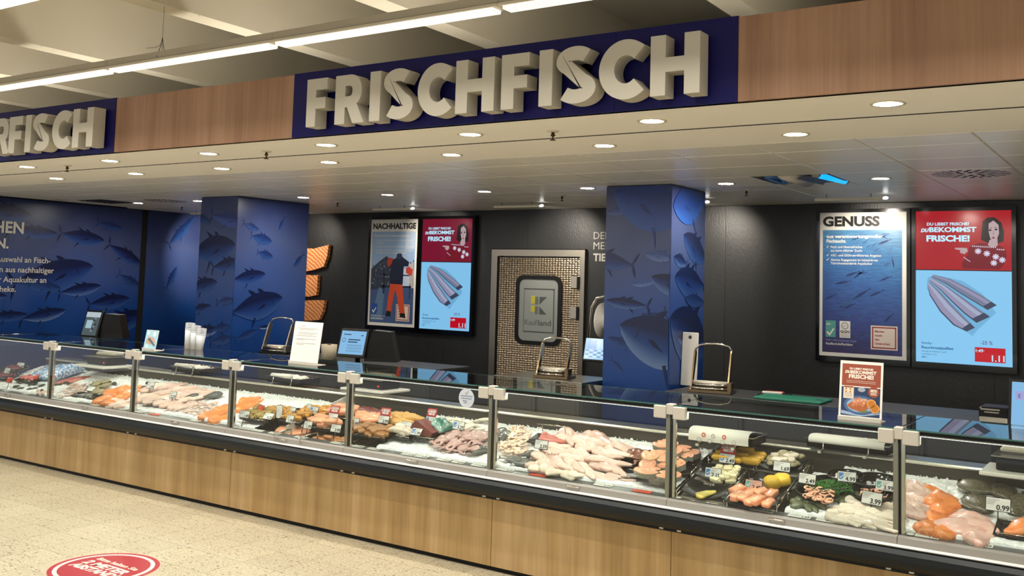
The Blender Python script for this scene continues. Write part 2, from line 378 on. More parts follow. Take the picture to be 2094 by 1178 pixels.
GH = dict(dark='#132656', light='#1e3a70', belly='#244276')
lw = (-1, 3.165, .3, 2.69)
for hd, tl, kw in [
    ((2.468, 1.899), (1.395, 1.651), dict(fat=.36)), ((2.610, 2.242), (1.972, 2.303), dict(fat=.3)),
    ((1.939, 2.295), (1.299, 2.318), dict(fat=.24)), ((2.600, 1.643), (2.011, 1.541), dict(fat=.26, belly='#4a6694')),
    ((3.041, 1.475), (2.432, 1.391), dict(fat=.32)), ((2.120, 1.323), (1.524, 1.212), dict(fat=.26, belly='#5a7098')),
    ((1.614, 1.272), (1.087, 1.237), dict(fat=.24)), ((3.202, 1.941), (2.672, 2.193), dict(fat=.28)),
    ((3.223, 1.624), (2.853, 1.804), GH), ((1.574, 2.501), (0.938, 2.531), dict(fat=.34)),
    ((3.325, 1.273), (2.588, 1.074), dict(fat=.36)), ((2.034, 1.598), (1.618, 1.666), GH),
    ((1.653, 0.987), (1.167, 0.943), GH), ((2.865, 2.415), (2.494, 2.476), GH), ((1.338, 1.495), (1.008, 1.528), dict(belly='#4a6694'))]:
    tuna(sl, hd, tl, lim=lw, parent=wl, **kw)
lb = (3.275, 4.36, .3, 2.69)
for hd, tl in [((3.833, 2.460), (4.058, 2.688)), ((3.784, 1.931), (3.623, 1.615)), ((3.994, 2.612), (3.623, 2.238))]: tuna(sl, hd, tl, lim=lb, parent=wl, **GH)
f1 = lambda u, v, w: (u, 1.93 - w, v); l1 = (-.37, .228, .3, 2.69)
for hd, tl, kw in [((0.225, 2.168), (-0.495, 2.077), dict(fat=.44)), ((0.395, 2.400), (-0.186, 2.487), dict(fat=.26, dark='#1a2c66', light='#33488a', belly='#33488a')),
    ((0.340, 1.989), (-0.124, 1.913), dict(fat=.32)), ((-0.039, 1.759), (-0.520, 1.671), dict(fat=.34)), ((-0.115, 1.494), (-0.458, 1.427), {}),
    ((-0.371, 1.187), (0.065, 1.252), dict(belly='#6a80a6')), ((0.276, 1.169), (-0.100, 1.095), GH), ((0.204, 1.296), (-0.094, 1.228), GH), ((0.261, 1.577), (-0.021, 1.535), GH), ((-0.206, 2.427), (-0.547, 2.497), GH)]:
    tuna(f1, hd, tl, lim=l1, parent=pil_l, **kw)
s1 = lambda u, v, w: (.235 + w, u, v); l2 = (1.94, 2.99, .3, 2.69)
for hd, tl, kw in [((2.636, 1.599), (1.909, 1.429), dict(fat=.4)), ((2.371, 1.860), (1.906, 1.786), dict(fat=.34)), ((2.442, 2.225), (2.140, 2.275), dict(fat=.4, **GH)),
    ((2.467, 2.055), (2.242, 2.096), dict(fat=.4, **GH)), ((2.536, 2.364), (2.616, 2.509), GH), ((2.164, 1.464), (1.949, 1.429), dict(belly='#8799b8')), ((2.283, 1.237), (1.981, 1.139), GH), ((2.459, 1.271), (2.302, 1.263), dict(belly='#9db0d0')), ((2.248, 2.346), (2.021, 2.408), GH), ((2.787, 1.955), (2.932, 2.102), GH)]:
    tuna(s1, hd, tl, lim=l2, parent=pil_l, **kw)
f2 = lambda u, v, w: (u, 2.2 - w, v); l3 = (4.63, 5.228, .3, 2.69)
for hd, tl, kw in [((4.698, 2.648), (5.439, 2.396), dict(fat=.5, dark='#17306e', light='#1c3a7e', belly='#25488c')), ((4.345, 2.108), (4.898, 2.022), dict(fat=.3, dark='#131c4a')),
    ((5.063, 1.927), (5.465, 1.802), dict(fat=.4, belly='#4a6694')), ((4.645, 1.718), (5.041, 1.683), dict(fat=.24, belly='#446090')), ((4.781, 1.517), (5.582, 1.281), dict(fat=.5, light='#16366e', belly='#5c7399')),
    ((5.005, 2.114), (5.294, 2.084), dict(fat=.3, dark='#2a4278', light='#45598c', belly='#51669a')), ((4.626, 2.468), (4.888, 2.506), dict(dark='#1c3068', light='#2c437e', belly='#3a5088')), ((4.884, 1.858), (5.122, 1.892), dict(fat=.22, dark='#2f477e', light='#475c90', belly='#566ba0')),
    ((4.662, 1.404), (4.977, 1.320), GH), ((4.822, 1.127), (4.704, 1.221), GH), ((4.882, 1.538), (5.193, 1.633), GH)]:
    tuna(f2, hd, tl, lim=l3, parent=pil_r, **kw)
s2 = lambda u, v, w: (5.235 + w, u, v); l4 = (2.21, 2.9, .3, 2.69)
for hd, tl, kw in [((2.451, 2.291), (2.966, 2.081), dict(fat=.42)), ((2.261, 2.098), (2.521, 2.046), dict(fat=.4, belly='#4a6694')), ((2.287, 1.937), (2.908, 1.864), dict(fat=.42)), ((2.205, 1.595), (3.039, 1.303), dict(fat=.55)), ((2.356, 1.431), (2.926, 1.371), dict(belly='#6078a4')), ((2.225, 2.522), (2.880, 2.619), dict(fat=.5, dark='#15306c', light='#1a3a7c', belly='#25509a')), ((2.492, 1.756), (2.913, 1.722), GH)]:
    tuna(s2, hd, tl, lim=l4, parent=pil_r, **kw)
# lettering on the left wall
WTX = mat('white_lettering', '#c9c6bd', rough=0.5)
ML = uv(XL + .0085, 0, 0, (0, 1, 0), (0, 0, 1))
m = MB()
m.text('MENSCHEN', 1.486, 2.272, .136, WTX, ML, bold=.03, al='r'); m.text('GENIESSEN.', 1.308, 2.082, .116, WTX, ML, bold=.03, al='r')
for t, y, z in (('Eine große Auswahl an Fisch-', 1.862, 1.915), ('spezialitäten aus nachhaltiger', 1.916, 1.790), ('Fischerei oder Aquakultur an', 1.822, 1.668), ('unserer Fischtheke.', 1.436, 1.551)):
    m.text(t, y, z, .068, WTX, ML, bold=.012, al='r')
m.build('wall_lettering', wl)
# words on the back wall, cut off by the pillar
MBk = uv(0, YB - .001, 0); m = MB()
for t, z, b in (('DER', 2.355, .0), ('MEHR', 2.242, .0), ('TIEFE', 2.112, .028)): m.text(t, 3.30, z, .082, WTX, MBk, bold=b)
m.build('wall_lettering', wb)

# ------------------------------------------------------------ soffit, metal ceiling
sf = struct(MB().box(-4.2, FX1, -1.0, -.378, ZC, ZC + .05, SOFF).box(-4.2, FX1, -.342, .3, ZC, ZC + .05, SOFF).box(-4.2, FX1, -.378, -.342, ZC + .03, ZC + .04, VOID).build('trim_1'))
MB().box(-4.2, FX1, -.3779, -.374, ZC + .0005, ZC + .03, VOID).box(-4.2, FX1, -.346, -.3421, ZC + .0005, ZC + .03, VOID).box(-4.2, FX1, -.362, -.357, ZC + .002, ZC + .02, GREYP).build('air_slot', sf)
mc = struct(MB().box(XL, FX1, .3, YB, ZC + .03, ZC + .06, VOID).build('ceiling'))
ROWS = [(.304, .70), (.70, 1.30), (1.30, 1.91), (1.91, 2.51), (2.51, 2.915)]
pm = {}
def panel(x0, x1, y0, y1):
    key = (round(x1 - x0, 3), round(y1 - y0, 3)); g = .0012
    if key not in pm: pm[key] = MB().box(g, key[0] - g, g, key[1] - g, 0, .03, PANEL, c=.006).mesh('ceiling_panel')
    obj('ceiling_panel', pm[key], mc, (x0, y0, ZC))
for i in range(-17, 7):
    x0 = 7.2 + .6 * i; x1 = x0 + .6
    for r, (a, b) in enumerate(ROWS):
        if i == -2 and r == 3: continue
        if x0 < XL: x0 = XL
        if x1 - x0 > .05: panel(x0, x1, a, b)
for i in range(-9, 4): panel(max(XL, 7.2 + 1.2 * i), 8.4 + 1.2 * i, 2.915, YB - .002) if 8.4 + 1.2 * i > XL + .1 else None
# ------------------------------------------------------------ fascia with signs
fa = struct(MB().box(-4.2, FX1, -1.0, -.96, ZC + .0, 3.085, VOID).build('trim_2'))
for a, b in ((2.342, 3.25), (3.25, 4.16), (7.03, 9.5), (9.5, FX1)): MB().box(a, b - .0005, -1.02, -1.0, ZC - .002, 3.09, BEECH).build('fascia_panel', fa)
# letters drawn as strokes, cap height 1
def ribbon(cl, w):
    P = np.array(cl, float)
    for _ in range(2):
        Q = [P[0]]
        for a, b in zip(P, P[1:]): Q += [a * .75 + b * .25, a * .25 + b * .75]
        P = np.array(Q + [P[-1]])
    T_ = np.gradient(P, axis=0); T_ /= np.linalg.norm(T_, axis=1)[:, None]; N = np.stack([-T_[:, 1], T_[:, 0]], 1) * w / 2
    return [tuple(p) for p in P + N] + [tuple(p) for p in (P - N)[::-1]]
def arc(cx, cy, rx, ry, a0, a1, n=14): return [(cx + rx * math.cos(R(a0 + (a1 - a0) * i / n)), cy + ry * math.sin(R(a0 + (a1 - a0) * i / n))) for i in range(n + 1)]
S_ = .275
GL = {'F': ([[(0, 0), (S_, 0), (S_, .37), (.56, .37), (.56, .60), (S_, .60), (S_, .765), (.60, .765), (.60, 1), (0, 1)]], .62),
      'I': ([[(0, 0), (S_, 0), (S_, 1), (0, 1)]], .275),
      'H': ([[(0, 0), (S_, 0), (S_, .385), (.61, .385), (.61, 0), (.885, 0), (.885, 1), (.61, 1), (.61, .625), (S_, .625), (S_, 1), (0, 1)]], .885),
      'S': ([ribbon(arc(.355, .745, .24, .135, 32, 235) + arc(.365, .26, .25, .14, 60, -148), .245)], .71),
      'C': ([ribbon(arc(.47, .5, .335, .375, 46, 314, 22), .27)], .76),
      'R': ([[(0, 0), (S_, 0), (S_, 1), (0, 1)], [(S_, 1), (.42, 1)] + arc(.42, .667, .31, .333, 84, -84) + [(.42, .334), (S_, .334), (S_, .56), (.40, .56)] + arc(.40, .668, .075, .108, -80, 80, 8) + [(.40, .776), (S_, .776)], [(S_, .333), (.42, .333), (.52, .350), (.60, .394), (.81, 0), (.50, 0), (.335, .333)]], .80)}
def sign(label, x0, x1, seams, letters):
    s = thing('shop_sign', label, 'sign', (x0, -1.02, ZC))
    ss = [x0] + seams + [x1]
    for a, b in zip(ss, ss[1:]): MB().box(a - x0 + .0008, b - x0 - .0008, -.004, .02, -.002, .395, NAVY).build('sign_board', s)
    for ch, lx, wd in letters:
        polys, w0 = GL[ch]; m = MB(); M = Matrix(((.285 * wd / (.285 * w0), 0, 0, 0), (0, 0, -1, 0), (0, .285, 0, 0), (0, 0, 0, 1)))
        for p in polys: m.prism(p, .095, LETTER, M)
        m.build('letter', s, (lx - x0, -.022, .031))
    return s
sign('wide navy sign with the whole word FRISCHFISCH in raised cream letters', 4.16, 7.03, [5.68, 6.40],
     [('F', 4.394, .17), ('R', 4.627, .225), ('I', 4.895, .078), ('S', 5.0, .205), ('C', 5.245, .225), ('H', 5.505, .25), ('F', 5.80, .175), ('I', 6.03, .078), ('S', 6.132, .215), ('C', 6.372, .232), ('H', 6.646, .247)])
sign('cropped navy sign at the left ending in RFISCH in raised cream letters', -1.2, 2.342, [.6],
     [('R', .93, .225), ('F', 1.145, .19), ('I', 1.373, .078), ('S', 1.478, .215), ('C', 1.735, .235), ('H', 2.0, .25)])

# ------------------------------------------------------------ lamps
LAMP = mat('lamp_glow', '#ffffff', emit=('#fff7ea', L_DOWN))
LAMP3 = mat('lamp_glow_back', '#ffffff', emit=('#fff7ea', L_ROW3))
RING = mat('lamp_ring', '#cfc6ae', rough=0.4)
def downlight(x, y, label, lamp, r=.078):
    t = thing('downlight', label, 'ceiling light', (x, y, ZC), group='downlights over the counter')
    MB().lathe([(r * .70, .0), (r * .72, -.004), (r * .98, -.005), (r, -.001), (r, .0)], RING, 20).build('trim_ring', t)
    m = MB().disc(0, 0, r * .70, lamp, Matrix(((1, 0, 0, 0), (0, -1, 0, 0), (0, 0, -1, -.003), (0, 0, 0, 1))), n=20); m.build('lens', t)
    return t
nth = ['first', 'second', 'third', 'fourth', 'fifth', 'sixth', 'seventh', 'eighth', 'ninth', 'tenth']
for i, x in enumerate((.645, 1.806, 2.968, 4.126, 5.281, 6.442, 7.608)): downlight(x, -.69, 'round downlight in the cream soffit, front row under the signs, %s from the left' % nth[i], LAMP)
for i, x in enumerate((-.075, 1.135, 2.27, 3.465, 4.61, 5.785, 6.965)): downlight(x, .012, 'round downlight in the cream soffit, row behind the dark slot, %s from the left' % nth[i], LAMP)
for i, x in enumerate((-2.07, -.90, .84, 2.04, 3.25, 4.37, 5.66, 6.87)): downlight(x, 2.31, 'round downlight in the grey metal ceiling, %s from the left' % nth[i], LAMP3, .08)
# suspended lines of lamps over the aisle
def led_lens():
    m = bpy.data.materials.new('led_lens'); m.use_nodes = True; nt = m.node_tree; b = nt.nodes['Principled BSDF']
    tc = nd(nt, 'ShaderNodeTexCoord'); v = nd(nt, 'ShaderNodeTexVoronoi'); v.inputs['Scale'].default_value = 58; v.inputs['Randomness'].default_value = 0.0
    nt.links.new(tc.outputs['Object'], v.inputs['Vector'])
    mr = nd(nt, 'ShaderNodeMapRange'); mr.inputs[1].default_value = .25; mr.inputs[2].default_value = .62; mr.inputs[3].default_value = 1.9; mr.inputs[4].default_value = 0.5
    nt.links.new(v.outputs['Distance'], mr.inputs[0]); b.inputs['Emission Color'].default_value = (*rgb('#fbf4ea'), 1); nt.links.new(mr.outputs[0], b.inputs['Emission Strength'])
    b.inputs['Base Color'].default_value = (.6, .6, .6, 1); return m
LENS = led_lens(); TRK = mat('track_body', '#a79f8c', rough=0.4); TRK2 = mat('track_lip', '#c4bba6', rough=0.4)
LM = 1.535
trk_body = MB().box(0, LM, -.034, .034, .022, .066, TRK, c=.004).mesh('housing')
trk_lip = MB().box(0, LM, -.044, .044, .004, .021, TRK2, c=.003).mesh('gear_tray')
lens_me = MB().box(.03, LM - .03, -.036, .036, -.012, .0035, LENS).mesh('led_lens')
wire_me = MB().tube([(0, 0, .066), (0, 0, .16)], .0015, DARKP, 5).tube([(0, 0, .16), (0, 0, .95)], .0012, DARKP, 5).tube([(0, -.036, .03), (0, -.012, .1), (0, 0, .16)], .002, DARKP, 5).tube([(0, .036, .03), (0, .012, .1), (0, 0, .16)], .002, DARKP, 5).tube([(0, 0, .12), (-.06, 0, .105), (-.16, 0, .11)], .0014, DARKP, 5).mesh('hanger_wire')
rows = [(-1.49, -4.71, 12, 'nearest to the signs'), (-2.73, -3.9, 12, 'whose end shows in the top left corner')] + [(-2.73 - 1.6 * k, -6.2, 13, nth[k] + ' row behind the one in the corner') for k in range(1, 3)]
for y, x0, n, nm in rows:
    t = thing('light_track', 'suspended grey light track with bright dotted lenses, %s' % nm, 'track light', (x0, y, 3.14))
    for k in range(n):
        obj('housing', trk_body, t, (LM * k, 0, 0)); obj('gear_tray', trk_lip, t, (LM * k, 0, 0)); obj('led_lens', lens_me, t, (LM * k, 0, 0))
        ld = bpy.data.lights.new('led_row', 'AREA'); ld.shape = 'RECTANGLE'; ld.size = LM - .1; ld.size_y = .008; ld.energy = L_TRACK; ld.color = rgb('#fffaf3'); ld.spread = R(118)
        lo = bpy.data.objects.new('led_row', ld); COL.objects.link(lo); lo.parent = t; lo.location = (LM * (k + .5), 0, -.0135)
        if k % 2 == 1: obj('hanger_wire', wire_me, t, (LM * k + .51, 0, 0))
# uplights added on the soffit, unseen behind the fascia, to brighten the concrete
for i in range(10):
    t = thing('added_uplight', 'slim added uplight, unseen on the soffit behind the fascia, %s from left' % nth[i], 'light', (-3.3 + 1.7 * i, -.72, ZC + .05), group='added uplights behind the fascia')
    MB().box(-.75, .75, -.04, .04, 0, .05, TRK).build('housing', t); MB().box(-.74, .74, -.03, .03, .05, .058, mat('fill_glow', '#ffffff', emit=('#fff4e0', 1.0))).build('diffuser', t)
    ld = bpy.data.lights.new('fill_row', 'AREA'); ld.shape = 'RECTANGLE'; ld.size = 1.45; ld.size_y = .06; ld.energy = L_FILL; ld.color = rgb('#fff7ea')
    lo = bpy.data.objects.new('fill_row', ld); COL.objects.link(lo); lo.parent = t; lo.location = (0, 0, .062); lo.rotation_euler = (R(180), 0, 0)
# wall washers: bars hung off the metal ceiling in front of the back wall
WGLOW = mat('washer_glow', '#ffffff', emit=('#ffffff', 6.0))
for x, nm in ((-2.2, 'by the blue panel at the far left'), (-1.08, 'behind the left pillar'), (1.12, 'above the picture of the fisherman'), (2.87, 'above the steel door'), (4.72, 'behind the right pillar'), (6.34, 'above the blue shoal poster'), (8.2, 'at the right end of the wall')):
    t = thing('wall_washer', 'thin pale light bar under the ceiling, %s' % nm, 'light', (x, 3.46, 2.655))
    MB().box(-.3, .28, -.02, .02, -.012, .012, TRK2, c=.003).build('bar', t)
    MB().lathe([(.0, .026), (.010, .02), (.014, .0), (.010, -.014), (0, -.016)], WGLOW, 10, Matrix(((0, 0, 1, .295), (0, 1, 0, .012), (-1, 0, 0, .006), (0, 0, 0, 1)))).build('lamp_head', t)
    for xx in (-.2, .18): MB().cyl((xx, 0, .012), (xx, 0, .046), .005, GREYP, 6).build('hanger', t)
    ld = bpy.data.lights.new('wash_spot', 'SPOT'); ld.energy = L_WASH; ld.color = rgb('#fff4e2'); ld.spot_size = R(78); ld.spot_blend = 0.9; ld.shadow_soft_size = 0.03
    lo = bpy.data.objects.new('wash_spot', ld); COL.objects.link(lo); lo.parent = t; lo.location = (0, .05, -.02); lo.rotation_euler = (R(64), 0, R(48) if x < -2 else 0); ld.energy = L_WASH * (2.2 if x < -2 else 1)
# sprinklers
SPK = mat('sprinkler_brass', '#4a3a20', rough=0.35, metal=0.8)
for i, (x, y) in enumerate(((1.12, -.62), (3.48, -.61), (5.79, -.60), (.80, 2.88), (3.77, 2.88), (5.63, 2.86), (-1.91, 2.85))):
    t = thing('sprinkler', ('small brass sprinkler in the cream soffit, ' + ('at the left', 'in the middle', 'under the H of the sign')[i]) if i < 3 else 'small sprinkler in the metal ceiling, ' + ('right of the left pillar', 'left of the right pillar', 'right of the right pillar', 'left of the left pillar')[i - 3], 'sprinkler', (x, y, ZC))
    MB().lathe([(.0, 0), (.036, 0), (.03, -.006), (.012, -.008), (0, -.008)], RING, 14).build('rosette', t)
    MB().lathe([(.009, -.006), (.009, -.02), (.014, -.022), (.014, -.028), (.005, -.032), (.005, -.046), (.018, -.05), (.018, -.053), (0, -.054)], SPK, 10).build('head', t)
# swirl air outlets
SLOT = mat('outlet_slot', '#050505', rough=0.8); SLOT2 = mat('outlet_blade', '#34322f', rough=0.5)
def swirl(x, y, label):
    t = thing('swirl_outlet', label, 'air vent', (x, y, ZC - .0008))
    MB().box(-.285, .285, -.285, .285, -.001, .002, PANEL).build('plate', t)
    M = Matrix(((1, 0, 0, 0), (0, -1, 0, 0), (0, 0, -1, -.0012), (0, 0, 0, 1)))
    a = MB(); b = MB()
    for ring, (r0, r1, n) in enumerate(((.05, .12, 8), (.125, .185, 16), (.19, .255, 24))):
        for k in range(n):
            q = 2 * PI * k / n + ring * .1; c, s = math.cos(q), math.sin(q); h = .015
            pts = [(r0 * c + h * s, r0 * s - h * c), (r1 * c + h * s + .02 * s, r1 * s - h * c - .02 * c), (r1 * c - h * s + .02 * s, r1 * s + h * c - .02 * c), (r0 * c - h * s, r0 * s + h * c)]
            (a if ring < 2 else b).poly(pts, SLOT if ring < 2 else SLOT2, M)
    a.build('slot', t)['kind'] = 'stuff'; b.build('blade', t)['kind'] = 'stuff'
swirl(7.50, 2.21, 'square ceiling air outlet with a ring of black slots above the red screen'); swirl(-1.35, 2.18, 'ceiling air outlet with black slots left of the left pillar')
t = thing('ceiling_grille', 'long black recessed ceiling grille by the left blue wall', 'air vent', (-2.32, 2.05, ZC - .0005))
MB().box(-.25, .25, -.25, .25, -.0015, .002, SLOT).build('opening', t)
for k in range(6): MB().box(-.25, .25, -.2 + .08 * k, -.185 + .08 * k, -.005, -.0015, DARKP).build('bar', t)
t = thing('ceiling_speaker', 'flat pale disc in the ceiling by the left blue wall', 'speaker', (-2.65, 1.64, ZC)); MB().lathe([(0, -.006), (.08, -.006), (.095, 0)], RING, 18).build('cover', t); MB().lathe([(.06, -.0075), (.064, -.0075), (.064, -.006)], GREYP, 18).build('rim', t)
# open ceiling hatch with ducts
t = thing('ceiling_hatch', 'open ceiling tile showing blue hose, white duct and a cyan glowing lamp', 'hatch', (6.0, 1.91, ZC))
MB().box(.01, .59, .01, .02, 0, .25, GREYP).box(.01, .59, .58, .59, 0, .25, GREYP).box(.01, .02, .02, .58, 0, .25, GREYP).box(.58, .59, .02, .58, 0, .25, GREYP).box(.01, .59, .01, .59, .24, .26, VOID).build('shaft', t)
HOSE = mat('blue_hose', '#3f6fae', rough=0.4); m = MB()
m.tube([(.12 + .05 * math.cos(k * .8), .30 + .20 * math.sin(k * .8), .0 + .002 * k) for k in range(32)], .02, HOSE, 7); m.build('hose', t)
MB().cyl((.27, .05, .055), (.27, .57, .055), .085, mat('duct_white', '#c9c3b8', rough=0.6), 16).build('duct', t)
MB().add([(.34, .10, -.02), (.47, .06, -.01), (.50, .50, .05), (.40, .55, -.02), (.34, .10, -.01), (.47, .06, .0), (.50, .50, .06), (.40, .55, -.01)], [(0, 3, 2, 1), (4, 5, 6, 7), (0, 1, 5, 4), (1, 2, 6, 5), (2, 3, 7, 6), (3, 0, 4, 7)], mat('flap_grey', '#454a55', rough=0.5)).build('flap', t)
MB().cyl((.50, .06, .01), (.565, .55, .01), .03, mat('cyan_lamp', '#101820', emit=('#10a8ff', 1.3)), 12).build('lamp', t)
MB().cyl((.496, .03, .01), (.50, .06, .01), .032, GREYP, 12).cyl((.565, .55, .01), (.569, .575, .01), .032, GREYP, 12).build('socket', t)

# ------------------------------------------------------------ pictures and screens on the back wall
def frame_case(t, w, h, dy=.06, b=.033, m=BLACKG):
    """black case, its front face at local y=0, picture area from (0,0) to (w,h)"""
    k = MB(); k.box(-b, w + b, .004, dy, -b * 1.6, h + b, m)
    k.box(-b, 0, -.008, .004, -b * 1.6, h + b, m).box(w, w + b, -.008, .004, -b * 1.6, h + b, m).box(0, w, -.008, .004, h, h + b, m).box(0, w, -.008, .004, -b * 1.6, 0, m)
    k.build('case', t)
PF = uv(0, .003, 0)
def red_box(m, x, y, w, h, M, mk, red, light):
    m.rect(x, y, x + w, y + h, mk('cream', light), M, .0012); e = .05 * w
    for a in ((e, e, w - e, e * 1.9), (e, h - e * 1.9, w - e, h - e), (e, e, e * 1.9, h - e), (w - e * 1.9, e, w - e, h - e)): m.rect(x + a[0], y + a[1], x + a[2], y + a[3], mk('red', red), M, .0016)
    for k, s in enumerate(('Machen', 'macht', 'den', 'Unterschied.')): m.text(s, x + .16 * w, y + h * (.72 - .17 * k), h * .085, mk('red', red), M, .0016, bold=.03)
def tick(m, x, y, s, mt, M, w): m.poly([(x, y + .45 * s), (x + .2 * s, y + .6 * s), (x + .38 * s, y + .3 * s), (x + .85 * s, y + s), (x + s, y + .9 * s), (x + .4 * s, y)], mt, M, w)
def lens_fish(m, x, y, L, a, mt, M, w, fat=.16):
    c, s = math.cos(a), math.sin(a); P = [(0, 0), (.12, .55), (.35, 1), (.6, .8), (.88, .15), (1, .9), (.97, 0), (1, -.9), (.88, -.15), (.6, -.8), (.35, -1), (.12, -.55)]
    m.poly([(x + L * (u * c - v * fat / 2 * s), y + L * (u * s + v * fat / 2 * c)) for u, v in P], mt, M, w)
# shoal poster
def sea_poster_ink():
    m = bpy.data.materials.new('shoal_ink'); m.use_nodes = True; nt = m.node_tree; b = nt.nodes['Principled BSDF']
    tc = nd(nt, 'ShaderNodeTexCoord'); sx = nd(nt, 'ShaderNodeSeparateXYZ'); nt.links.new(tc.outputs['Object'], sx.inputs[0])
    mp = nd(nt, 'ShaderNodeMapping'); mp.inputs['Scale'].default_value = (9, 1, 60); mp.inputs['Rotation'].default_value = (0, R(-14), 0); n = nd(nt, 'ShaderNodeTexNoise'); n.inputs['Scale'].default_value = 1.0; n.inputs['Detail'].default_value = 4
    nt.links.new(tc.outputs['Object'], mp.inputs[0]); nt.links.new(mp.outputs[0], n.inputs['Vector'])
    ma = nd(nt, 'ShaderNodeMath', operation='MULTIPLY_ADD'); ma.inputs[1].default_value = .22; nt.links.new(sx.outputs['X'], ma.inputs[0]); nt.links.new(sx.outputs['Z'], ma.inputs[2])
    rp = nd(nt, 'ShaderNodeValToRGB'); e = rp.color_ramp.elements; e[0].position = .05; e[0].color = (*rgb('#2c2350'), 1); e[1].position = 1.0; e[1].color = (*rgb('#4c86ac'), 1)
    for p, c in ((.3, '#23387a'), (.55, '#1f4f8c'), (.8, '#2f6d9e')): k = rp.color_ramp.elements.new(p); k.color = (*rgb(c), 1)
    mr = nd(nt, 'ShaderNodeMapRange'); mr.inputs[2].default_value = 1.38; nt.links.new(ma.outputs[0], mr.inputs[0]); nt.links.new(mr.outputs[0], rp.inputs[0])
    r2 = nd(nt, 'ShaderNodeValToRGB'); r2.color_ramp.elements[0].position = .4; r2.color_ramp.elements[0].color = (.72, .74, .8, 1); r2.color_ramp.elements[1].position = .62; r2.color_ramp.elements[1].color = (1.12, 1.1, 1.08, 1); nt.links.new(n.outputs['Fac'], r2.inputs[0])
    mx = nd(nt, 'ShaderNodeMix', data_type='RGBA', blend_type='MULTIPLY'); mx.inputs['Factor'].default_value = 1.0; nt.links.new(rp.outputs[0], mx.inputs[6]); nt.links.new(r2.outputs[0], mx.inputs[7]); nt.links.new(mx.outputs[2], b.inputs['Base Color'])
    b.inputs['Roughness'].default_value = .35; return m
SHOAL = sea_poster_ink()
WPR = pr('white', '#cfcdc6'); BPR = pr('black', '#151515'); CREAM = '#cdbfb4'
t = thing('framed_poster', 'framed poster headed GENUSS with a blue shoal of fish', 'poster', (5.836, 4.30, 1.238)); w, h = .797, 1.368
frame_case(t, w, h); m = MB(); m.rect(0, 0, w, h, WPR, PF, 0)
m.rect(.035 * w, .025 * h, .95 * w, .878 * h, SHOAL, PF, .0006)
rn = random.Random(3); FD = pr('shoal_dark', '#1c2f5e'); FM = pr('shoal_mid', '#2c5382')
for k in range(70):
    x, y = rn.uniform(.05, .82) * w, rn.uniform(.12, .85) * h; L = rn.uniform(.04, .09)
    lens_fish(m, x, y, L, R(rn.uniform(5, 40)) if k % 5 else R(rn.uniform(-60, -30)), FM, PF, .001)
for x, y, L, a in ((.40, .40, .19, 33), (.58, .42, .15, 25), (.30, .555, .15, 20), (.4, .54, .13, 40), (.18, .5, .16, 12), (.28, .33, .13, 25), (.06, .39, .13, 25), (.70, .53, .12, 22), (.44, .575, .1, 8), (.68, .78, .13, 20), (.75, .25, .12, 45), (.86, .62, .1, 100)): lens_fish(m, x * w, y * h, L, R(a), FD, PF, .0012)
m.text('GENUSS', .035 * w, .907 * h, .088, BPR, PF, .001, bold=.045, wid=.665 * w)
m.text('aus verantwortungsvoller', .08 * w, .823 * h, .03, WPR, PF, .0016, bold=.035, wid=.655 * w); m.text('Fischzucht.', .08 * w, .79 * h, .03, WPR, PF, .0016, bold=.035)
for y, s in ((.752, 'Fisch und Meeresfrüchte'), (.727, 'aus kontrollierter Zucht'), (.694, 'ASC- und GGN-zertifiziertes Angebot'), (.662, 'Aktives Engagement im Initiativkreis'), (.638, 'Tierschutzstandards Aquakultur')): m.text(s, .13 * w, y * h, .021, WPR, PF, .0016, bold=.012)
for y in (.752, .694, .662): tick(m, .078 * w, y * h, .025, WPR, PF, .0016)
TEAL = pr('teal', '#4f8f88')
m.rect(.075 * w, .13 * h, .195 * w, .245 * h, TEAL, PF, .0012); m.text('asc', .085 * w, .215 * h, .022, WPR, PF, .0018, bold=.02); tick(m, .085 * w, .138 * h, .075, WPR, PF, .0018)
m.rect(.24 * w, .13 * h, .365 * w, .245 * h, WPR, PF, .0012); m.disc(.302 * w, .212 * h, .034, GREYP, PF, .0018); m.disc(.302 * w, .212 * h, .024, WPR, PF, .0022); lens_fish(m, .28 * w, .205 * h, .035, R(30), GREYP, PF, .0025, .3)
m.text('GGN', .25 * w, .163 * h, .024, BPR, PF, .0018, bold=.03, wid=.105 * w)
for k in range(3): m.rect(.25 * w, (.153 - .008 * k) * h, .355 * w, (.156 - .008 * k) * h, GREYP, PF, .0018)
m.text('Mehr Informationen unter', .08 * w, .104 * h, .019, pr('lilac', '#8e93ae'), PF, .0018); m.text('Kaufland.de/fischfang', .08 * w, .078 * h, .021, WPR, PF, .0018, bold=.02)
red_box(m, .60 * w, .062 * h, .30 * w, .162 * h, PF, lambda n, c: pr('box_' + n, c), '#8c2a30', CREAM)
m.build('print', t)
# fisherman poster
t = thing('framed_poster', 'framed poster headed NACHHALTIGE with a fisherman in orange trousers', 'poster', (.043, 4.30, 1.248)); w, h = .785, 1.356
frame_case(t, w, h); m = MB(); m.rect(0, 0, w, h, WPR, PF, 0)
m.rect(.035 * w, .028 * h, .95 * w, .885 * h, pr('sea_sky', '#86a2c4'), PF, .0005)
m.rect(.035 * w, .028 * h, .95 * w, .36 * h, pr('deck', '#3c5078'), PF, .0007)
m.poly([(.035 * w, .36 * h), (.95 * w, .36 * h), (.95 * w, .52 * h), (.5 * w, .56 * h), (.035 * w, .5 * h)], pr('haze', '#b0c0d4'), PF, .0006)
NET = pr('net_heap', '#2b3446'); NET2 = pr('net_pale', '#8d95a6')
m.poly([(.035 * w, .33 * h), (.45 * w, .36 * h), (.47 * w, .60 * h), (.36 * w, .655 * h), (.2 * w, .60 * h), (.035 * w, .53 * h)], NET, PF, .0009)
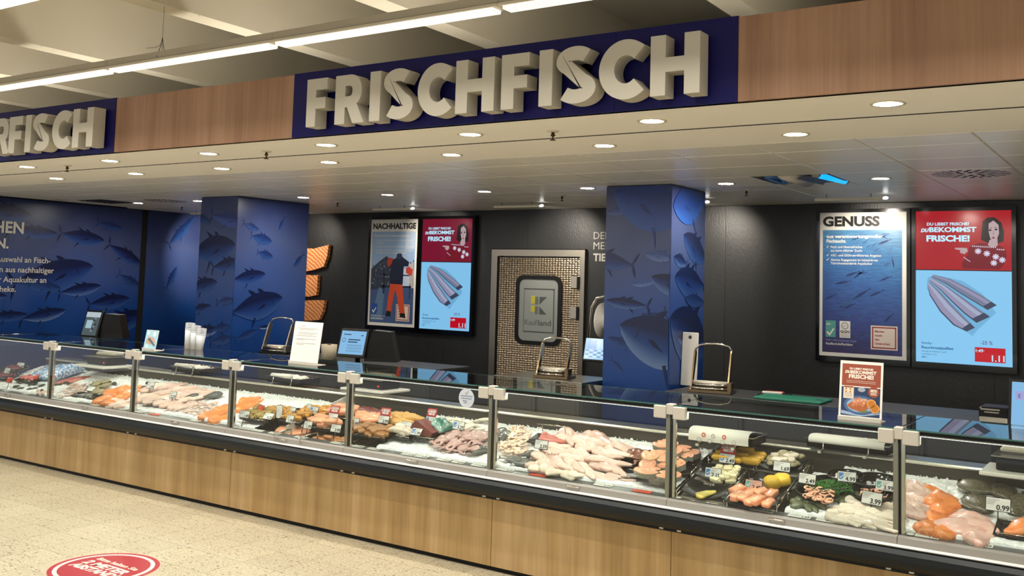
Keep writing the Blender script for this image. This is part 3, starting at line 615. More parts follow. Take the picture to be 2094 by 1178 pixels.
for k in range(70):
    x, y = rn.uniform(.05, .44) * w, rn.uniform(.36, .6) * h
    if y < (.52 + .3 * x) * h: lens_fish(m, x, y, rn.uniform(.02, .05), R(rn.uniform(0, 180)), NET2 if k % 3 == 0 else pr('net_mid', '#49566c'), PF, .0011, .3)
m.rect(.62 * w, .6 * h, .86 * w, .885 * h, pr('mast', '#8fa7c6'), PF, .0008); m.rect(.75 * w, .72 * h, .94 * w, .885 * h, pr('sail', '#a8b8cf'), PF, .001)
for a in ((.3, .30, .34, .52), (.26, .36, .9, .378), (.24, .47, .9, .482), (.86, .26, .88, .6), (.92, .3, .935, .62)): m.rect(a[0] * w, a[1] * h, a[2] * w, a[3] * h, pr('rail', '#20283a'), PF, .0012)
m.poly([(.06 * w, .05 * h), (.30 * w, .05 * h), (.34 * w, .33 * h), (.22 * w, .36 * h)], pr('net_teal', '#54708e'), PF, .001)
m.poly([(.86 * w, .4 * h), (.93 * w, .36 * h), (.93 * w, .6 * h), (.84 * w, .58 * h)], pr('tarp', '#a99f9b'), PF, .0013)
ORG = pr('orange', '#c04726'); RED_ = pr('orange_red', '#b23a2a'); NVY = pr('jacket', '#141b33')
m.poly([(.46 * w, .40 * h), (.71 * w, .395 * h), (.76 * w, .22 * h), (.79 * w, .11 * h), (.68 * w, .11 * h), (.60 * w, .30 * h), (.565 * w, .34 * h), (.52 * w, .22 * h), (.50 * w, .13 * h), (.40 * w, .13 * h), (.42 * w, .25 * h)], ORG, PF, .0018)
m.poly([(.38 * w, .09 * h), (.49 * w, .09 * h), (.49 * w, .14 * h), (.40 * w, .14 * h)], BPR, PF, .002); m.poly([(.68 * w, .09 * h), (.80 * w, .08 * h), (.79 * w, .125 * h), (.69 * w, .125 * h)], BPR, PF, .002)
m.poly([(.45 * w, .395 * h), (.72 * w, .39 * h), (.73 * w, .56 * h), (.82 * w, .56 * h), (.84 * w, .60 * h), (.70 * w, .645 * h), (.66 * w, .675 * h), (.60 * w, .675 * h), (.56 * w, .635 * h), (.46 * w, .615 * h), (.45 * w, .5 * h)], NVY, PF, .002)
m.disc(.63 * w, .655 * h, .045, pr('cap', '#262e4c'), PF, .0022)
m.poly([(.47 * w, .58 * h), (.40 * w, .55 * h), (.37 * w, .60 * h), (.41 * w, .64 * h), (.50 * w, .635 * h)], RED_, PF, .0022); m.poly([(.78 * w, .50 * h), (.90 * w, .47 * h), (.92 * w, .53 * h), (.84 * w, .56 * h), (.78 * w, .545 * h)], RED_, PF, .0022)
m.text('NACHHALTIGE', .045 * w, .912 * h, .068, BPR, PF, .001, bold=.045, wid=.91 * w)
m.text('Fischerei mit Verantwortung.', .085 * w, .838 * h, .025, WPR, PF, .0024, bold=.03, wid=.74 * w)
for y, s in ((.797, 'Großes Fischangebot aus bestandserhaltender'), (.774, 'Wildfang'), (.737, 'Verzicht auf den Verkauf gefährdeter Fischarten'), (.702, 'Aus MSC-zertifizierten Fischereien zum Schutz'), (.679, 'der Bestände und des Ökosystems Meer')): m.text(s, .13 * w, y * h, .019, WPR, PF, .0024, bold=.01, wid=min(.78, len(s) * .018) * w)
for y in (.797, .737, .702): tick(m, .07 * w, y * h, .022, WPR, PF, .0024)
MSC = pr('eco_blue', '#24468c'); m.poly([(.07 * w, .205 * h), (.20 * w, .205 * h), (.20 * w, .13 * h), (.17 * w, .105 * h), (.10 * w, .105 * h), (.07 * w, .13 * h)], MSC, PF, .0015); tick(m, .085 * w, .115 * h, .075, WPR, PF, .0018)
m.text('Mehr Informationen unter', .065 * w, .085 * h, .016, WPR, PF, .0024); m.text('Kaufland.de/fischfang', .065 * w, .06 * h, .018, WPR, PF, .0024, bold=.015)
red_box(m, .60 * w, .052 * h, .28 * w, .155 * h, PF, lambda n, c: pr('box_' + n, c), '#8c2a30', CREAM)
m.build('print', t)
# the two advertising screens
def ad_screen(x, z, w, h, label, red, dim):
    t = thing('advertising_screen', label, 'screen', (x, 4.30, z)); frame_case(t, w, h, b=.036)
    m = MB(); sc = lambda n, c, k=1.0: screen(n + red[1:], c, k * dim)
    RD, BL, WT, DK = sc('red', red), sc('blue', '#86c8f2'), sc('white', '#b9e4fa', 1.1), sc('dark', '#0a1320')
    m.rect(0, 0, w, h * .606, BL, PF, 0); m.rect(0, h * .612, w, h, RD, PF, 0)
    m.text('DU LIEBST FRISCHE?', .12 * w, .905 * h, .026, WT, PF, .001, bold=.03, wid=.45 * w); m.text('DU', .055 * w, .862 * h, .03, WT, PF, .001, bold=.06, shear=.25)
    m.text('BEKOMMST', .145 * w, .862 * h, .042, WT, PF, .001, bold=.04, wid=.50 * w); m.text('FRISCHE!', .115 * w, .80 * h, .052, WT, PF, .001, bold=.045, wid=.46 * w)
    # woman pointing at the slogan
    HAIR, SK, KN = sc('hair', '#1a1013'), sc('skin', '#b8a0a4'), sc('knit', '#75101f'); PT = sc('pattern', '#d8d4ea')
    m.poly([(.71, .93), (.76, .955), (.83, .955), (.90, .92), (.925, .86), (.92, .80), (.86, .785), (.76, .79), (.69, .81), (.70, .88)], HAIR, PF @ Matrix.Diagonal((w, h, 1, 1)), .001)
    q = PF @ Matrix.Diagonal((w, h, 1, 1))
    m.poly([(.77, .915), (.82, .935), (.87, .905), (.875, .85), (.85, .81), (.82, .795), (.785, .82), (.77, .86)], SK, q, .0014)
    m.poly([(.78, .81), (.86, .815), (.86, .77), (.80, .76), (.76, .775)], SK, q, .0013)
    for a in ((.785, .872), (.845, .876)): m.disc(a[0], a[1], .016, DK, q, .0018, 8, .006)
    m.poly([(.775, .884), (.805, .89), (.805, .885)], HAIR, q, .0018); m.poly([(.83, .891), (.865, .89), (.83, .886)], HAIR, q, .0018)
    m.disc(.818, .823, .014, sc('lips', '#8c3040'), q, .0018, 8, .007); m.poly([(.815, .868), (.825, .868), (.828, .842), (.808, .842)], sc('nose', '#a58a90'), q, .0017)
    m.poly([(.60, .775), (.68, .79), (.76, .785), (.80, .765), (.88, .775), (.94, .74), (.95, .70), (.92, .645), (.88, .62), (.62, .62), (.50, .622), (.49, .655), (.56, .72), (.57, .755)], KN, q, .0012)
    m.poly([(.42, .757), (.50, .757), (.545, .755), (.555, .735), (.52, .715), (.47, .725), (.48, .74), (.42, .748)], SK, q, .0016)
    for x_, y_ in ((.66, .735), (.75, .72), (.84, .70), (.905, .68), (.82, .66)):
        for k in range(4): c, s = math.cos(k * PI / 4) , math.sin(k * PI / 4); m.poly([(x_ - .034 * c - .006 * s, y_ - .019 * s + .0035 * c), (x_ + .034 * c - .006 * s, y_ + .019 * s + .0035 * c), (x_ + .034 * c + .006 * s, y_ + .019 * s - .0035 * c), (x_ - .034 * c + .006 * s, y_ - .019 * s - .0035 * c)], PT, q, .0016)
    for k in range(16): x_ = .60 + .021 * k; y_ = .772 - .0007 * k - (.012 if k > 11 else 0); m.rect(x_, y_ - .008, x_ + .011, y_, PT, q, .0016)
    for k in range(6): m.rect(.51 + .012 * k, .69 - .005 * k, .518 + .012 * k, .697 - .005 * k, PT, q, .0016)
    # three fillets
    F1, F2, F3, F4 = sc('fil_dark', '#3c435a'), sc('fil_mid', '#707b96'), sc('fil_pale', '#a3abc6'), sc('fil_pink', '#938fae')
    def fil(P, Q, mt): m.poly(P + Q[::-1], mt, q, fil.w); fil.w += .0003
    fil.w = .0008
    fil([(.12, .53), (.13, .555), (.20, .578)], [(.12, .48), (.36, .28), (.60, .185), (.64, .22), (.84, .34), (.70, .46), (.5, .54)], sc('shade', '#6fb0da'))
    for dx, (P, Q) in enumerate((([(.185, .577), (.37, .552), (.56, .495), (.71, .445), (.847, .389)], [(.17, .562), (.33, .515), (.48, .455), (.62, .405), (.753, .357)]), ([(.165, .56), (.32, .51), (.47, .445), (.63, .375), (.778, .314)], [(.145, .535), (.25, .485), (.38, .405), (.51, .33), (.64, .271)]), ([(.14, .53), (.24, .48), (.37, .395), (.50, .315), (.624, .239)], [(.13, .50), (.15, .44), (.26, .335), (.40, .25), (.538, .212)]))):
        mid = [((a[0] + b[0]) / 2, (a[1] + b[1]) / 2) for a, b in zip(P, Q)]
        m15 = [(a[0] * .82 + b[0] * .18, a[1] * .82 + b[1] * .18) for a, b in zip(P, Q)]; m85 = [(a[0] * .1 + b[0] * .9, a[1] * .1 + b[1] * .9) for a, b in zip(P, Q)]
        fil(P, m15, F2); fil(m15, mid, F3 if dx else F4); fil(mid, m85, F4 if dx else F2); fil(m85, Q, F1)
        e = len(P) - 2; fil([(P[e][0] * .4 + P[-1][0] * .6, P[e][1] * .4 + P[-1][1] * .6), P[-1]], [(Q[e][0] * .4 + Q[-1][0] * .6, Q[e][1] * .4 + Q[-1][1] * .6), Q[-1]], F1)
    m.disc(.225, .415, .02, sc('lime', '#7d8420'), q, .004, 10, .018)
    TX = sc('text', '#175a86'); m.text('Smoky-', .06 * w, .118 * h, .022, TX, PF, .001, bold=.01); m.text('Rauchmatjesfilet', .06 * w, .088 * h, .022, TX, PF, .001, bold=.025, wid=.34 * w)
    m.text('würzig-aromatisch, nach', .06 * w, .066 * h, .015, TX, PF, .001); m.text('nordischer Art', .06 * w, .047 * h, .015, TX, PF, .001); m.text('100 g', .06 * w, .026 * h, .016, TX, PF, .001, bold=.02)
    m.text('-25 %', .68 * w, .135 * h, .03, sc('pct', '#5c3c78'), PF, .001, bold=.01); m.rect(.62 * w, .022 * h, .93 * w, .115 * h, sc('price', '#c1061c'), PF, .001)
    m.text('1.49', .63 * w, .083 * h, .028, WT, PF, .0016, bold=.01); m.rect(.63 * w, .0935 * h, .72 * w, .0952 * h, WT, PF, .002); m.text('1.11', .92 * w, .03 * h, .052, sc('white', '#f2f6fa', 1.1), PF, .0016, bold=.02, al='r')
    m.build('display', t)
ad_screen(6.713, 1.24, .79, 1.366, 'large bright screen with herring fillets beside the blue shoal poster', '#a8121f', 1.0)
ad_screen(.90, 1.246, .773, 1.354, 'screen with herring fillets beside the fisherman poster, left of the door', '#7c1430', .92)

# ------------------------------------------------------------ steel cold room door
t = thing('cold_room_door', 'dimpled steel swing door with a rounded window and Kaufland lettering', 'door', (1.95, YB, 0)); W_ = 1.27
MB().box(0, .085, -.05, 0, 0, 2.23, STEEL_D).box(W_ - .06, W_, -.05, 0, 0, 2.23, STEEL_D).box(.085, W_ - .06, -.05, 0, 2.155, 2.23, STEEL_D).build('door_frame', t)
MB().box(-.012, 0, -.045, 0, 0, 2.24, BLACKM).box(0, W_, -.045, 0, 2.23, 2.242, BLACKM).build('gasket', t)
def dimple():
    m = bpy.data.materials.new('dimpled_steel'); m.use_nodes = True; nt = m.node_tree; b = nt.nodes['Principled BSDF']
    b.inputs['Base Color'].default_value = (*rgb('#8d7f6b'), 1); b.inputs['Metallic'].default_value = .85; b.inputs['Roughness'].default_value = .34
    tc = nd(nt, 'ShaderNodeTexCoord'); mp = nd(nt, 'ShaderNodeMapping'); mp.inputs['Scale'].default_value = (27, 0, 40); nt.links.new(tc.outputs['Object'], mp.inputs[0])
    v = nd(nt, 'ShaderNodeTexVoronoi'); v.inputs['Scale'].default_value = 1.0; v.inputs['Randomness'].default_value = .18; nt.links.new(mp.outputs[0], v.inputs['Vector'])
    bp = nd(nt, 'ShaderNodeBump'); bp.inputs['Strength'].default_value = .9; bp.inputs['Distance'].default_value = .012; bp.invert = True; nt.links.new(v.outputs['Distance'], bp.inputs['Height']); nt.links.new(bp.outputs[0], b.inputs['Normal']); return m
def rrect(x0, y0, x1, y1, r, n=6):
    return [(cx + r * math.cos(R(a + 90 * k / n)), cy + r * math.sin(R(a + 90 * k / n))) for cx, cy, a in ((x1 - r, y1 - r, 0), (x0 + r, y1 - r, 90), (x0 + r, y0 + r, 180), (x1 - r, y0 + r, 270)) for k in range(n + 1)]
lf = MB().box(.12, W_ - .065, -.045, -.005, .01, 2.135, dimple()).build('door_leaf', t)
MB().box(.085, .12, -.03, 0, 0, 2.155, BLACKM).build('seal', t)
DM = uv(0, -.046, 0); px0, px1, pz0, pz1 = .365, .985, 1.14, 1.935
m = MB(); ou, inn = rrect(px0, pz0, px1, pz1, .1), rrect(px0 + .045, pz0 + .045, px1 - .045, pz1 - .045, .075); n = len(ou)
m.add([(x, y, 0) for x, y in ou] + [(x, y, .018) for x, y in ou] + [(x, y, .018) for x, y in inn] + [(x, y, .004) for x, y in inn], [(i + a * n, (i + 1) % n + a * n, (i + 1) % n + (a + 1) * n, i + (a + 1) * n) for a in range(3) for i in range(n)], BLACKM, False, DM); fr_ = m.build('window_frame', t)
m = MB(); FROST = mat('frosted_pane', '#7e827e', rough=0.3, spec=0.4); m.poly(rrect(px0 + .04, pz0 + .04, px1 - .04, pz1 - .04, .075), FROST, DM, .004)
K1, K2, K3 = mat('pane_dark', '#3c403e', rough=0.3), mat('pane_mid', '#565a57', rough=0.3), mat('pane_yellow', '#a8a020', rough=0.4); cx = (px0 + px1) / 2
for a in ((-.2, .63, .21, .645, K1), (.2, .14, .215, .645, K1), (-.2, .14, .2, .155, K1), (-.2, .16, -.192, .64, K2), (-.10, .47, -.045, .56, K3), (-.10, .375, -.045, .45, K3), (-.045, .46, .0, .55, K2), (-.045, .35, .0, .44, K2)): m.rect(cx + a[0], pz0 + a[1], cx + a[2], pz0 + a[3], a[4], DM, .006)
m.poly([(cx + .015, pz0 + .46), (cx + .015, pz0 + .55), (cx + .115, pz0 + .55)], K1, DM, .006); m.poly([(cx + .015, pz0 + .44), (cx + .015, pz0 + .35), (cx + .115, pz0 + .35)], K1, DM, .006)
m.text('Kauf', cx - .18, pz0 + .225, .062, K2, DM, .006, bold=.012, wid=.172); m.text('land', cx + .004, pz0 + .225, .062, K1, DM, .006, bold=.012, wid=.172); m.build('window_pane', t)
for z in (1.87, 1.53): MB().box(W_ - .17, W_ - .085, -.062, -.045, z - .07, z + .07, STEEL, c=.004).box(W_ - .085, W_ - .06, -.07, -.045, z - .08, z + .06, BLACKM).build('hinge', t)

# ------------------------------------------------------------ salmon pieces painted on board, hung left on the back wall
def salmon_print():
    m = bpy.data.materials.new('salmon_board'); m.use_nodes = True; nt = m.node_tree; b = nt.nodes['Principled BSDF']
    tc = nd(nt, 'ShaderNodeTexCoord'); wv = nd(nt, 'ShaderNodeTexWave'); wv.inputs['Scale'].default_value = 7; wv.inputs['Distortion'].default_value = 5; wv.inputs['Detail'].default_value = 2; wv.inputs['Detail Scale'].default_value = .8
    mp = nd(nt, 'ShaderNodeMapping'); mp.inputs['Rotation'].default_value = (0, R(55), 0); nt.links.new(tc.outputs['Object'], mp.inputs[0]); nt.links.new(mp.outputs[0], wv.inputs['Vector'])
    rp = nd(nt, 'ShaderNodeValToRGB'); e = rp.color_ramp.elements; e[0].position = .35; e[0].color = (*rgb('#bd6a2a'), 1); e[1].position = .95; e[1].color = (*rgb('#dba87c'), 1); nt.links.new(wv.outputs['Fac'], rp.inputs[0])
    nt.links.new(rp.outputs[0], b.inputs['Base Color']); b.inputs['Roughness'].default_value = .5; return m
SB = salmon_print(); WD = Matrix(((1, 0, 0, 0), (0, 0, -1, 0), (0, 1, 0, 0), (0, 0, 0, 1)))
for nm, P in (('topmost', [(-1.24, 1.90), (-1.22, 2.235), (-1.0, 2.22), (-.71, 2.275), (-.73, 2.12), (-.79, 1.98), (-1.0, 1.93)]), ('middle', [(-1.24, 1.585), (-1.24, 1.87), (-1.0, 1.86), (-.885, 1.868), (-.89, 1.7), (-.90, 1.60), (-1.05, 1.57)]), ('lowest', [(-1.22, 1.24), (-1.22, 1.51), (-.9, 1.53), (-.74, 1.53), (-.77, 1.38), (-.83, 1.27), (-1.0, 1.25)])):
    x0, z0 = P[0]; t = thing('salmon_board', '%s of three salmon fillet cut-outs on the black wall by the left pillar' % nm, 'wall decoration', (x0, YB - .012, z0))
    MB().prism([(x - x0, z - z0) for x, z in P], .05, SB, WD).build('board', t)
    MB().cyl((.15, 0, .2), (.15, .012, .2), .02, BLACKM, 8).build('bracket', t)

# ------------------------------------------------------------ the counter, one display case per 1.25 m
BUMP = mat('bumper_rubber', '#0f161b', rough=0.32, spec=0.3)
WSTRIP = mat('white_strip', '#e6e2d8', rough=0.4)
RAIL = mat('rail_grey', '#8d8a84', rough=0.42, spec=0.4)
LEDGE = mat('ledge_dark', '#5c5c5c', rough=0.3, spec=0.5)
TAUPE = mat('case_back', '#443e36', rough=0.45, spec=0.4)
CLAMP = mat('clamp_grey', '#bdb8ad', rough=0.4)
YZ = Matrix(((0, 0, 1, 0), (1, 0, 0, 0), (0, 1, 0, 0), (0, 0, 0, 1)))   # prism drawn in (y,z), pulled along x
GAPS = {2, 4, 5}
WHAT = {-1: 'at the left edge with a blue bag', 0: 'with small squid, second from the left', 1: 'with pale fillets and three grey fish',
        2: 'with dark trays below the white notice', 3: 'with the tuna block and a round sticker', 4: 'with the big pale heap below the door', 5: 'with black plates below the red notice', 6: 'at the right edge, with orange fillets beside dark flatfish'}
SP = .95
def slope_y(y): return .655 + .275 * (y - .12)
def case(k):
    t = thing('display_case', 'glass fronted fish case ' + WHAT[k], 'display case', (1.25 * k, 0, 0), group='display cases in one line'); W = 1.25
    a = .002 if k in GAPS else 0; b = W - (.002 if k + 1 in GAPS else 0)
    MB().box(a, b, .06, .082, .032, .455, OAK).build('front_panel', t)
    MB().box(0, W, .085, .1, 0, .06, BLACKM).box(0, W, .1, .74, .0, .45, BLACKM).build('plinth', t)
    MB().box(0, W, .045, .1, .455, .482, BLACKM).build('shadow_gap', t)
    MB().prism([(-.012, .594), (-.04, .588), (-.056, .567), (-.058, .54), (-.048, .512), (-.022, .488), (.02, .478), (.08, .476), (.08, .594)], W, BUMP, YZ).build('bumper', t)
    MB().prism([(-.030, .594), (-.036, .6), (-.030, .606), (-.008, .607), (-.008, .594)], W, WSTRIP, YZ).build('bumper_strip', t)
    MB().prism([(-.016, .606), (-.010, .640), (.012, .646), (.04, .646), (.04, .594), (-.008, .594)], W - .003, RAIL, YZ).build('front_rail', t)
    MB().prism([(.026, .646), (.076, .656), (.076, .52), (.026, .52)], W, LEDGE, YZ).build('label_ledge', t)
    for x in (.055, W - .055): MB().box(x - .012, x + .012, .04, .046, .462, .470, WHITEP).build('panel_clip', t)
    MB().tube([(.60, -.016, .628), (.60, -.026, .632), (.68, -.026, .632), (.68, -.016, .628)], .005, CHROME, 6).build('glass_clip', t)
    MB().prism([(.076, .562), (.74, .735), (.74, .60), (.076, .48)], W, STEEL_D, YZ).build('deck', t)
    MB().prism([(.742, .60), (.742, .893), (.752, .893), (.752, .60)], W, TAUPE, YZ).build('back_panel', t)
    MB().box(0, W, .738, SP, .893, .903, STEEL).build('rear_shelf', t)
    MB().prism([(.730, .892), (.727, .9), (.732, .909), (.740, .909), (.740, .890)], W, mat('shelf_nose', '#d6d0c2', rough=.2, metal=.6), YZ).build('shelf_nose', t)
    MB().box(0, W, .738, .76, .868, .893, TAUPE).build('shelf_bracket', t)
    g = MB().box(.006, W - .006, .018, .024, .648, 1.150, GLASS).build('front_glass', t)
    g = MB().box(.004, W - .004, .022, .64, 1.166, 1.173, GLASS).build('top_glass', t)
    MB().box(.004, W - .004, .0195, .022, 1.166, 1.173, GLASS_EDGE).build('glass_edge', g); MB().box(.004, W - .004, .64, .6425, 1.166, 1.173, GLASS_EDGE).build('glass_edge', g)
    MB().box(.03, W - .03, .03, .05, 1.146, 1.163, BLACKM).box(.03, W - .03, .03, .05, 1.141, 1.146, STEEL).build('top_rail', t)
    MB().box(.06, W - .06, .033, .047, 1.1385, 1.141, mat('case_led', '#ffffff', emit=('#fff8ee', 2.0))).build('led_strip', t)
    ld = bpy.data.lights.new('case_led', 'AREA'); ld.shape = 'RECTANGLE'; ld.size = 1.12; ld.size_y = .014; ld.energy = L_CASE; ld.color = rgb('#fffaf2')
    lo = bpy.data.objects.new('case_led', ld); COL.objects.link(lo); lo.parent = t; lo.location = (.625, .042, 1.137); lo.rotation_euler = (R(24), 0, 0)
    return t
def post(t, x):
    p = MB().box(x - .030, x - .004, .026, .046, .64, 1.13, STEEL, c=.003).box(x + .004, x + .026, .040, .062, .64, 1.13, CHROME, c=.003).box(x - .006, x + .006, .03, .044, .64, 1.13, BLACKM).build('post', t)
    MB().box(x - .098, x - .022, .0, .06, 1.094, 1.166, CLAMP, c=.004).box(x + .022, x + .098, .0, .06, 1.094, 1.166, CLAMP, c=.004).box(x - .022, x + .022, .006, .06, 1.118, 1.178, CLAMP, c=.003).build('clamp', p)
    MB().lathe([(0, .006), (.016, .006), (.02, 0)], WHITEP, 14, Matrix(((1, 0, 0, x + .05), (0, 1, 0, .045), (0, 0, 1, .652), (0, 0, 0, 1)))).build('foot_cap', p)
    MB().tube([(x, .05, 1.16), (x, .2, 1.162), (x, .60, 1.162)], .006, CHROME, 6).build('support_arm', p)
for k in range(-1, 7):
    t = case(k); post(t, 0)
    if k == 6: post(t, 1.25)

# ------------------------------------------------------------ crushed ice
def ice_mat():
    m = mat('crushed_ice', '#e6e5e2', rough=0.18, spec=0.5, coat=0.4, nz=(55, '#ffffff', .2), bump=(120, .5)); return m
ICE = ice_mat()
def ice_h(x, y): return slope_y(y) + .012 * noise.noise((x * 5, y * 5, 0)) + .006 * noise.noise((x * 19, y * 19, 4))
BARE = [(2.72, 3.98, .07, .52), (3.1, 3.98, .50, .75), (6.22, 6.90, .07, .75), (6.85, 7.05, .6, .75)]       # trays and racks stand on the bare deck here
def bare(x, y): return any(a < x < b and c < y < d for a, b, c, d in BARE)
vx, ny = 1000, 62; V = []; keep = {}
for i in range(vx + 1):
    x = -1.25 + 10.0 * i / vx
    for j in range(ny + 1):
        y = .072 + .662 * j / ny
        e = min(1, (y - .072) / .012, (.74 - y) / .03); z = slope_y(y) - .02 + .016 * max(0, min(1, (.17 - y) / .08)) + .032 * max(0, e) ** .6 + .010 * noise.noise((x * 6, y * 6, 0)) + .007 * noise.noise((x * 28, y * 28, 4)) + .004 * noise.noise((x * 70, y * 70, 9))
        V.append((x, y, z))
F = []
for i in range(vx):
    for j in range(ny):
        x, y, _ = V[i * (ny + 1) + j]
        if not bare(x, y): a = i * (ny + 1) + j; F.append((a, a + ny + 1, a + ny + 2, a + 1))
mb = MB(); mb.mats = [ICE]; mb.v = V; mb.f = F; mb.mi = [0] * len(F); mb.sm = [False] * len(F)
rn = random.Random(11); nb = 0
while nb < 9000:
    x, y = rn.uniform(-1.24, 8.74), rn.uniform(.080, .735)
    if bare(x, y): continue
    nb += 1; s = rn.uniform(.004, .011); z = slope_y(y) + .008 + .010 * noise.noise((x * 6, y * 6, 0)); n = len(mb.v)
    ax = [Vector((rn.gauss(0, 1), rn.gauss(0, 1), rn.gauss(0, 1))).normalized() * s * rn.uniform(.6, 1.2) for _ in range(3)]
    c = Vector((x, y, z)); mb.v += [tuple(c + ax[0]), tuple(c - ax[0]), tuple(c + ax[1]), tuple(c - ax[1]), tuple(c + ax[2]), tuple(c - ax[2])]
    for f in ((0, 2, 4), (2, 1, 4), (1, 3, 4), (3, 0, 4), (2, 0, 5), (1, 2, 5), (3, 1, 5), (0, 3, 5)): mb.f.append(tuple(q + n for q in f)); mb.mi.append(0); mb.sm.append(False)
o = mb.build('crushed_ice'); tag(o, 'white crushed ice filling the sloping decks of the fish counter', 'ice', kind='stuff')
MB_DIV = MB().prism([(.10, .57), (.74, .735), (.74, .87), (.10, .70)], .012, mat('divider_white', '#c9c5ba', rough=.4), YZ).build('deck_divider', None, (3.05, 0, .012)); tag(MB_DIV, 'upright white divider between the ice and the dark trays', 'divider')

# ------------------------------------------------------------ price labels on the front ledge
def ledge_label(x, txt, wd, col, lab):
    t = tag(obj('edge_label', None, None, (x, .052, .6530), (R(11), 0, 0)), lab, 'price label', 'edge labels along the ledge')
    MB().box(-wd / 2, wd / 2, -.019, .019, 0, .0015, col).build('card', t)
    m = MB(); ink = pr('black', '#151515')
    if txt: m.text(txt, wd / 2 - .006, -.011, .018, ink, None, .0019, bold=.03, al='r')
    m.rect(-wd / 2 + .006, .008, wd * .1, .0105, GREYP, None, .0019); m.rect(-wd / 2 + .006, .002, wd * .02, .0045, GREYP, None, .0019); m.build('print', t)
CARDW = pr('card_white', '#dfdcd4'); CARDO = pr('card_orange', '#e0573f')
WHL = 'small white price label lying flat on the front ledge of the counter'
bayn = {}
ORD = ['first', 'second', 'third', 'fourth', 'fifth', 'sixth', 'seventh', 'eighth']
for n_, (x, _z, s, w) in enumerate(((-0.754, 0.630, '1.49', .10), (-0.412, 0.628, '0.99', .10), (0.248, 0.628, '', .36), (0.698, 0.631, '1.99', .12), (0.900, 0.629, '2.29', .1), (1.090, 0.630, '1.19', .12), (1.342, 0.630, '1.49', .11),
                (2.059, 0.630, '1.99', .12), (2.286, 0.630, '2.49', .12), (2.715, 0.634, '', .28), (2.981, 0.634, '1.49', .12), (3.263, 0.634, '2.19', .12), (3.631, 0.632, '1.99', .12), (3.835, 0.635, '1.99', .10), (3.983, 0.632, '1.69', .11),
                (4.294, 0.634, '1.79', .11), (4.414, 0.634, '1.99', .11), (4.599, 0.633, '3.29', .11), (4.721, 0.634, '2.59', .1), (4.888, 0.633, '1.99', .11), (5.107, 0.633, '2.29', .11), (5.805, 0.632, '2.49', .12),
                (6.391, 0.629, '2.19', .12), (6.784, 0.627, '2.49', .13), (6.990, 0.628, '1.69', .12), (7.129, 0.625, '2.49', .10), (7.396, 0.621, '', .16), (7.627, 0.625, '1.99', .11), (7.873, 0.627, '2.69', .10))):
    k = int(math.floor(x / 1.25)); bayn[k] = bayn.get(k, -1) + 1
    ledge_label(x, s, w, CARDW, 'white price card on the ledge, %s from left %s' % (ORD[bayn[k]], 'left of the first glass post' if k < 0 else 'right of the seventh post' if k > 5 else 'between %s and %s posts' % (ORD[k], ORD[k + 1])))
for x, _z, lab in ((1.535, 0.627, 'orange price label on the ledge below the grey fish'), (5.347, 0.631, 'orange price label on the ledge below the 2.59 tag'), (6.064, 0.631, 'orange price label on the ledge below the salmon steaks')): ledge_label(x, '', .12, CARDO, lab)

# stepped stand under the rear trays
st = thing('tray_stand', 'black stepped stand under the marinated fish trays', 'stand', (2.74, 0, 0))
for a, b, z in ((.262, .40, .69), (.40, .54, .735)): MB().prism([(a, .61), (b, .61), (b, z + .03), (a, z)], .30 if False else 1.22, BLACKM, YZ).build('step', st)

# ------------------------------------------------------------ food: materials
def fish_mat(name, c1, c2, sc=9, rough=.28, stripe=None, rnd=.16, sss=.06):
    m = mat(name, c1, rough=rough, spec=.5, nz=(sc, c2, .22), bump=(26, .35), rnd=rnd, coat=.35, sss=sss)
    if stripe:
        nt = m.node_tree; b = nt.nodes['Principled BSDF']; old = b.inputs['Base Color'].links[0].from_socket
        tc = nd(nt, 'ShaderNodeTexCoord'); w = nd(nt, 'ShaderNodeTexWave'); w.inputs['Scale'].default_value = stripe[1]; w.inputs['Distortion'].default_value = 2.5; nt.links.new(tc.outputs['Object'], w.inputs['Vector'])
        rp = nd(nt, 'ShaderNodeValToRGB'); rp.color_ramp.elements[0].position = .78; rp.color_ramp.elements[0].color = (0, 0, 0, 1); rp.color_ramp.elements[1].position = .95; rp.color_ramp.elements[1].color = (.55, .55, .55, 1); nt.links.new(w.outputs['Fac'], rp.inputs[0])
        mx = nd(nt, 'ShaderNodeMix', data_type='RGBA'); mx.inputs[7].default_value = (*rgb(stripe[0]), 1); nt.links.new(rp.outputs[0], mx.inputs[0]); nt.links.new(old, mx.inputs[6]); nt.links.new(mx.outputs[2], b.inputs['Base Color'])
    return m
ORANGE = fish_mat('salmon_orange', '#e0702a', '#ee9148', 4, stripe=('#f4b888', 7)); SALMON = fish_mat('salmon_pink', '#dc7f4e', '#e8a47e', 6, stripe=('#f0c4a4', 6)); SMOKED = fish_mat('salmon_smoked', '#b9713c', '#d89a68', 6)
PALE = fish_mat('pale_pink_fillet', '#d6a998', '#eacfc1', 7); WHITEF = fish_mat('white_fillet', '#d6c0aa', '#e6dac8', 7); ROSE = fish_mat('rose_fillet', '#d79a8e', '#e4c4b4', 5); REDF = fish_mat('red_fillet', '#b4564c', '#cf8074', 6); DARKRED = fish_mat('dark_red_fillet', '#5c2426', '#8a4038', 6)
SQUID = fish_mat('squid_pink', '#c9a092', '#e2ccc0', 8); OCTO = fish_mat('octopus_purple', '#a87d78', '#d0aca4', 7); OCTB = fish_mat('octopus_brown', '#5f2f1c', '#94583a', 12); WSQ = fish_mat('squid_white', '#e4d9c4', '#f2ece0', 8)
SKIN = fish_mat('grey_skin', '#3d3e3c', '#6f706a', 10, rough=.22); SKIN2 = fish_mat('brown_skin', '#3a372c', '#66604a', 14, rough=.22); SILV = fish_mat('silver_skin', '#77786f', '#b3b2a6', 8, rough=.2)
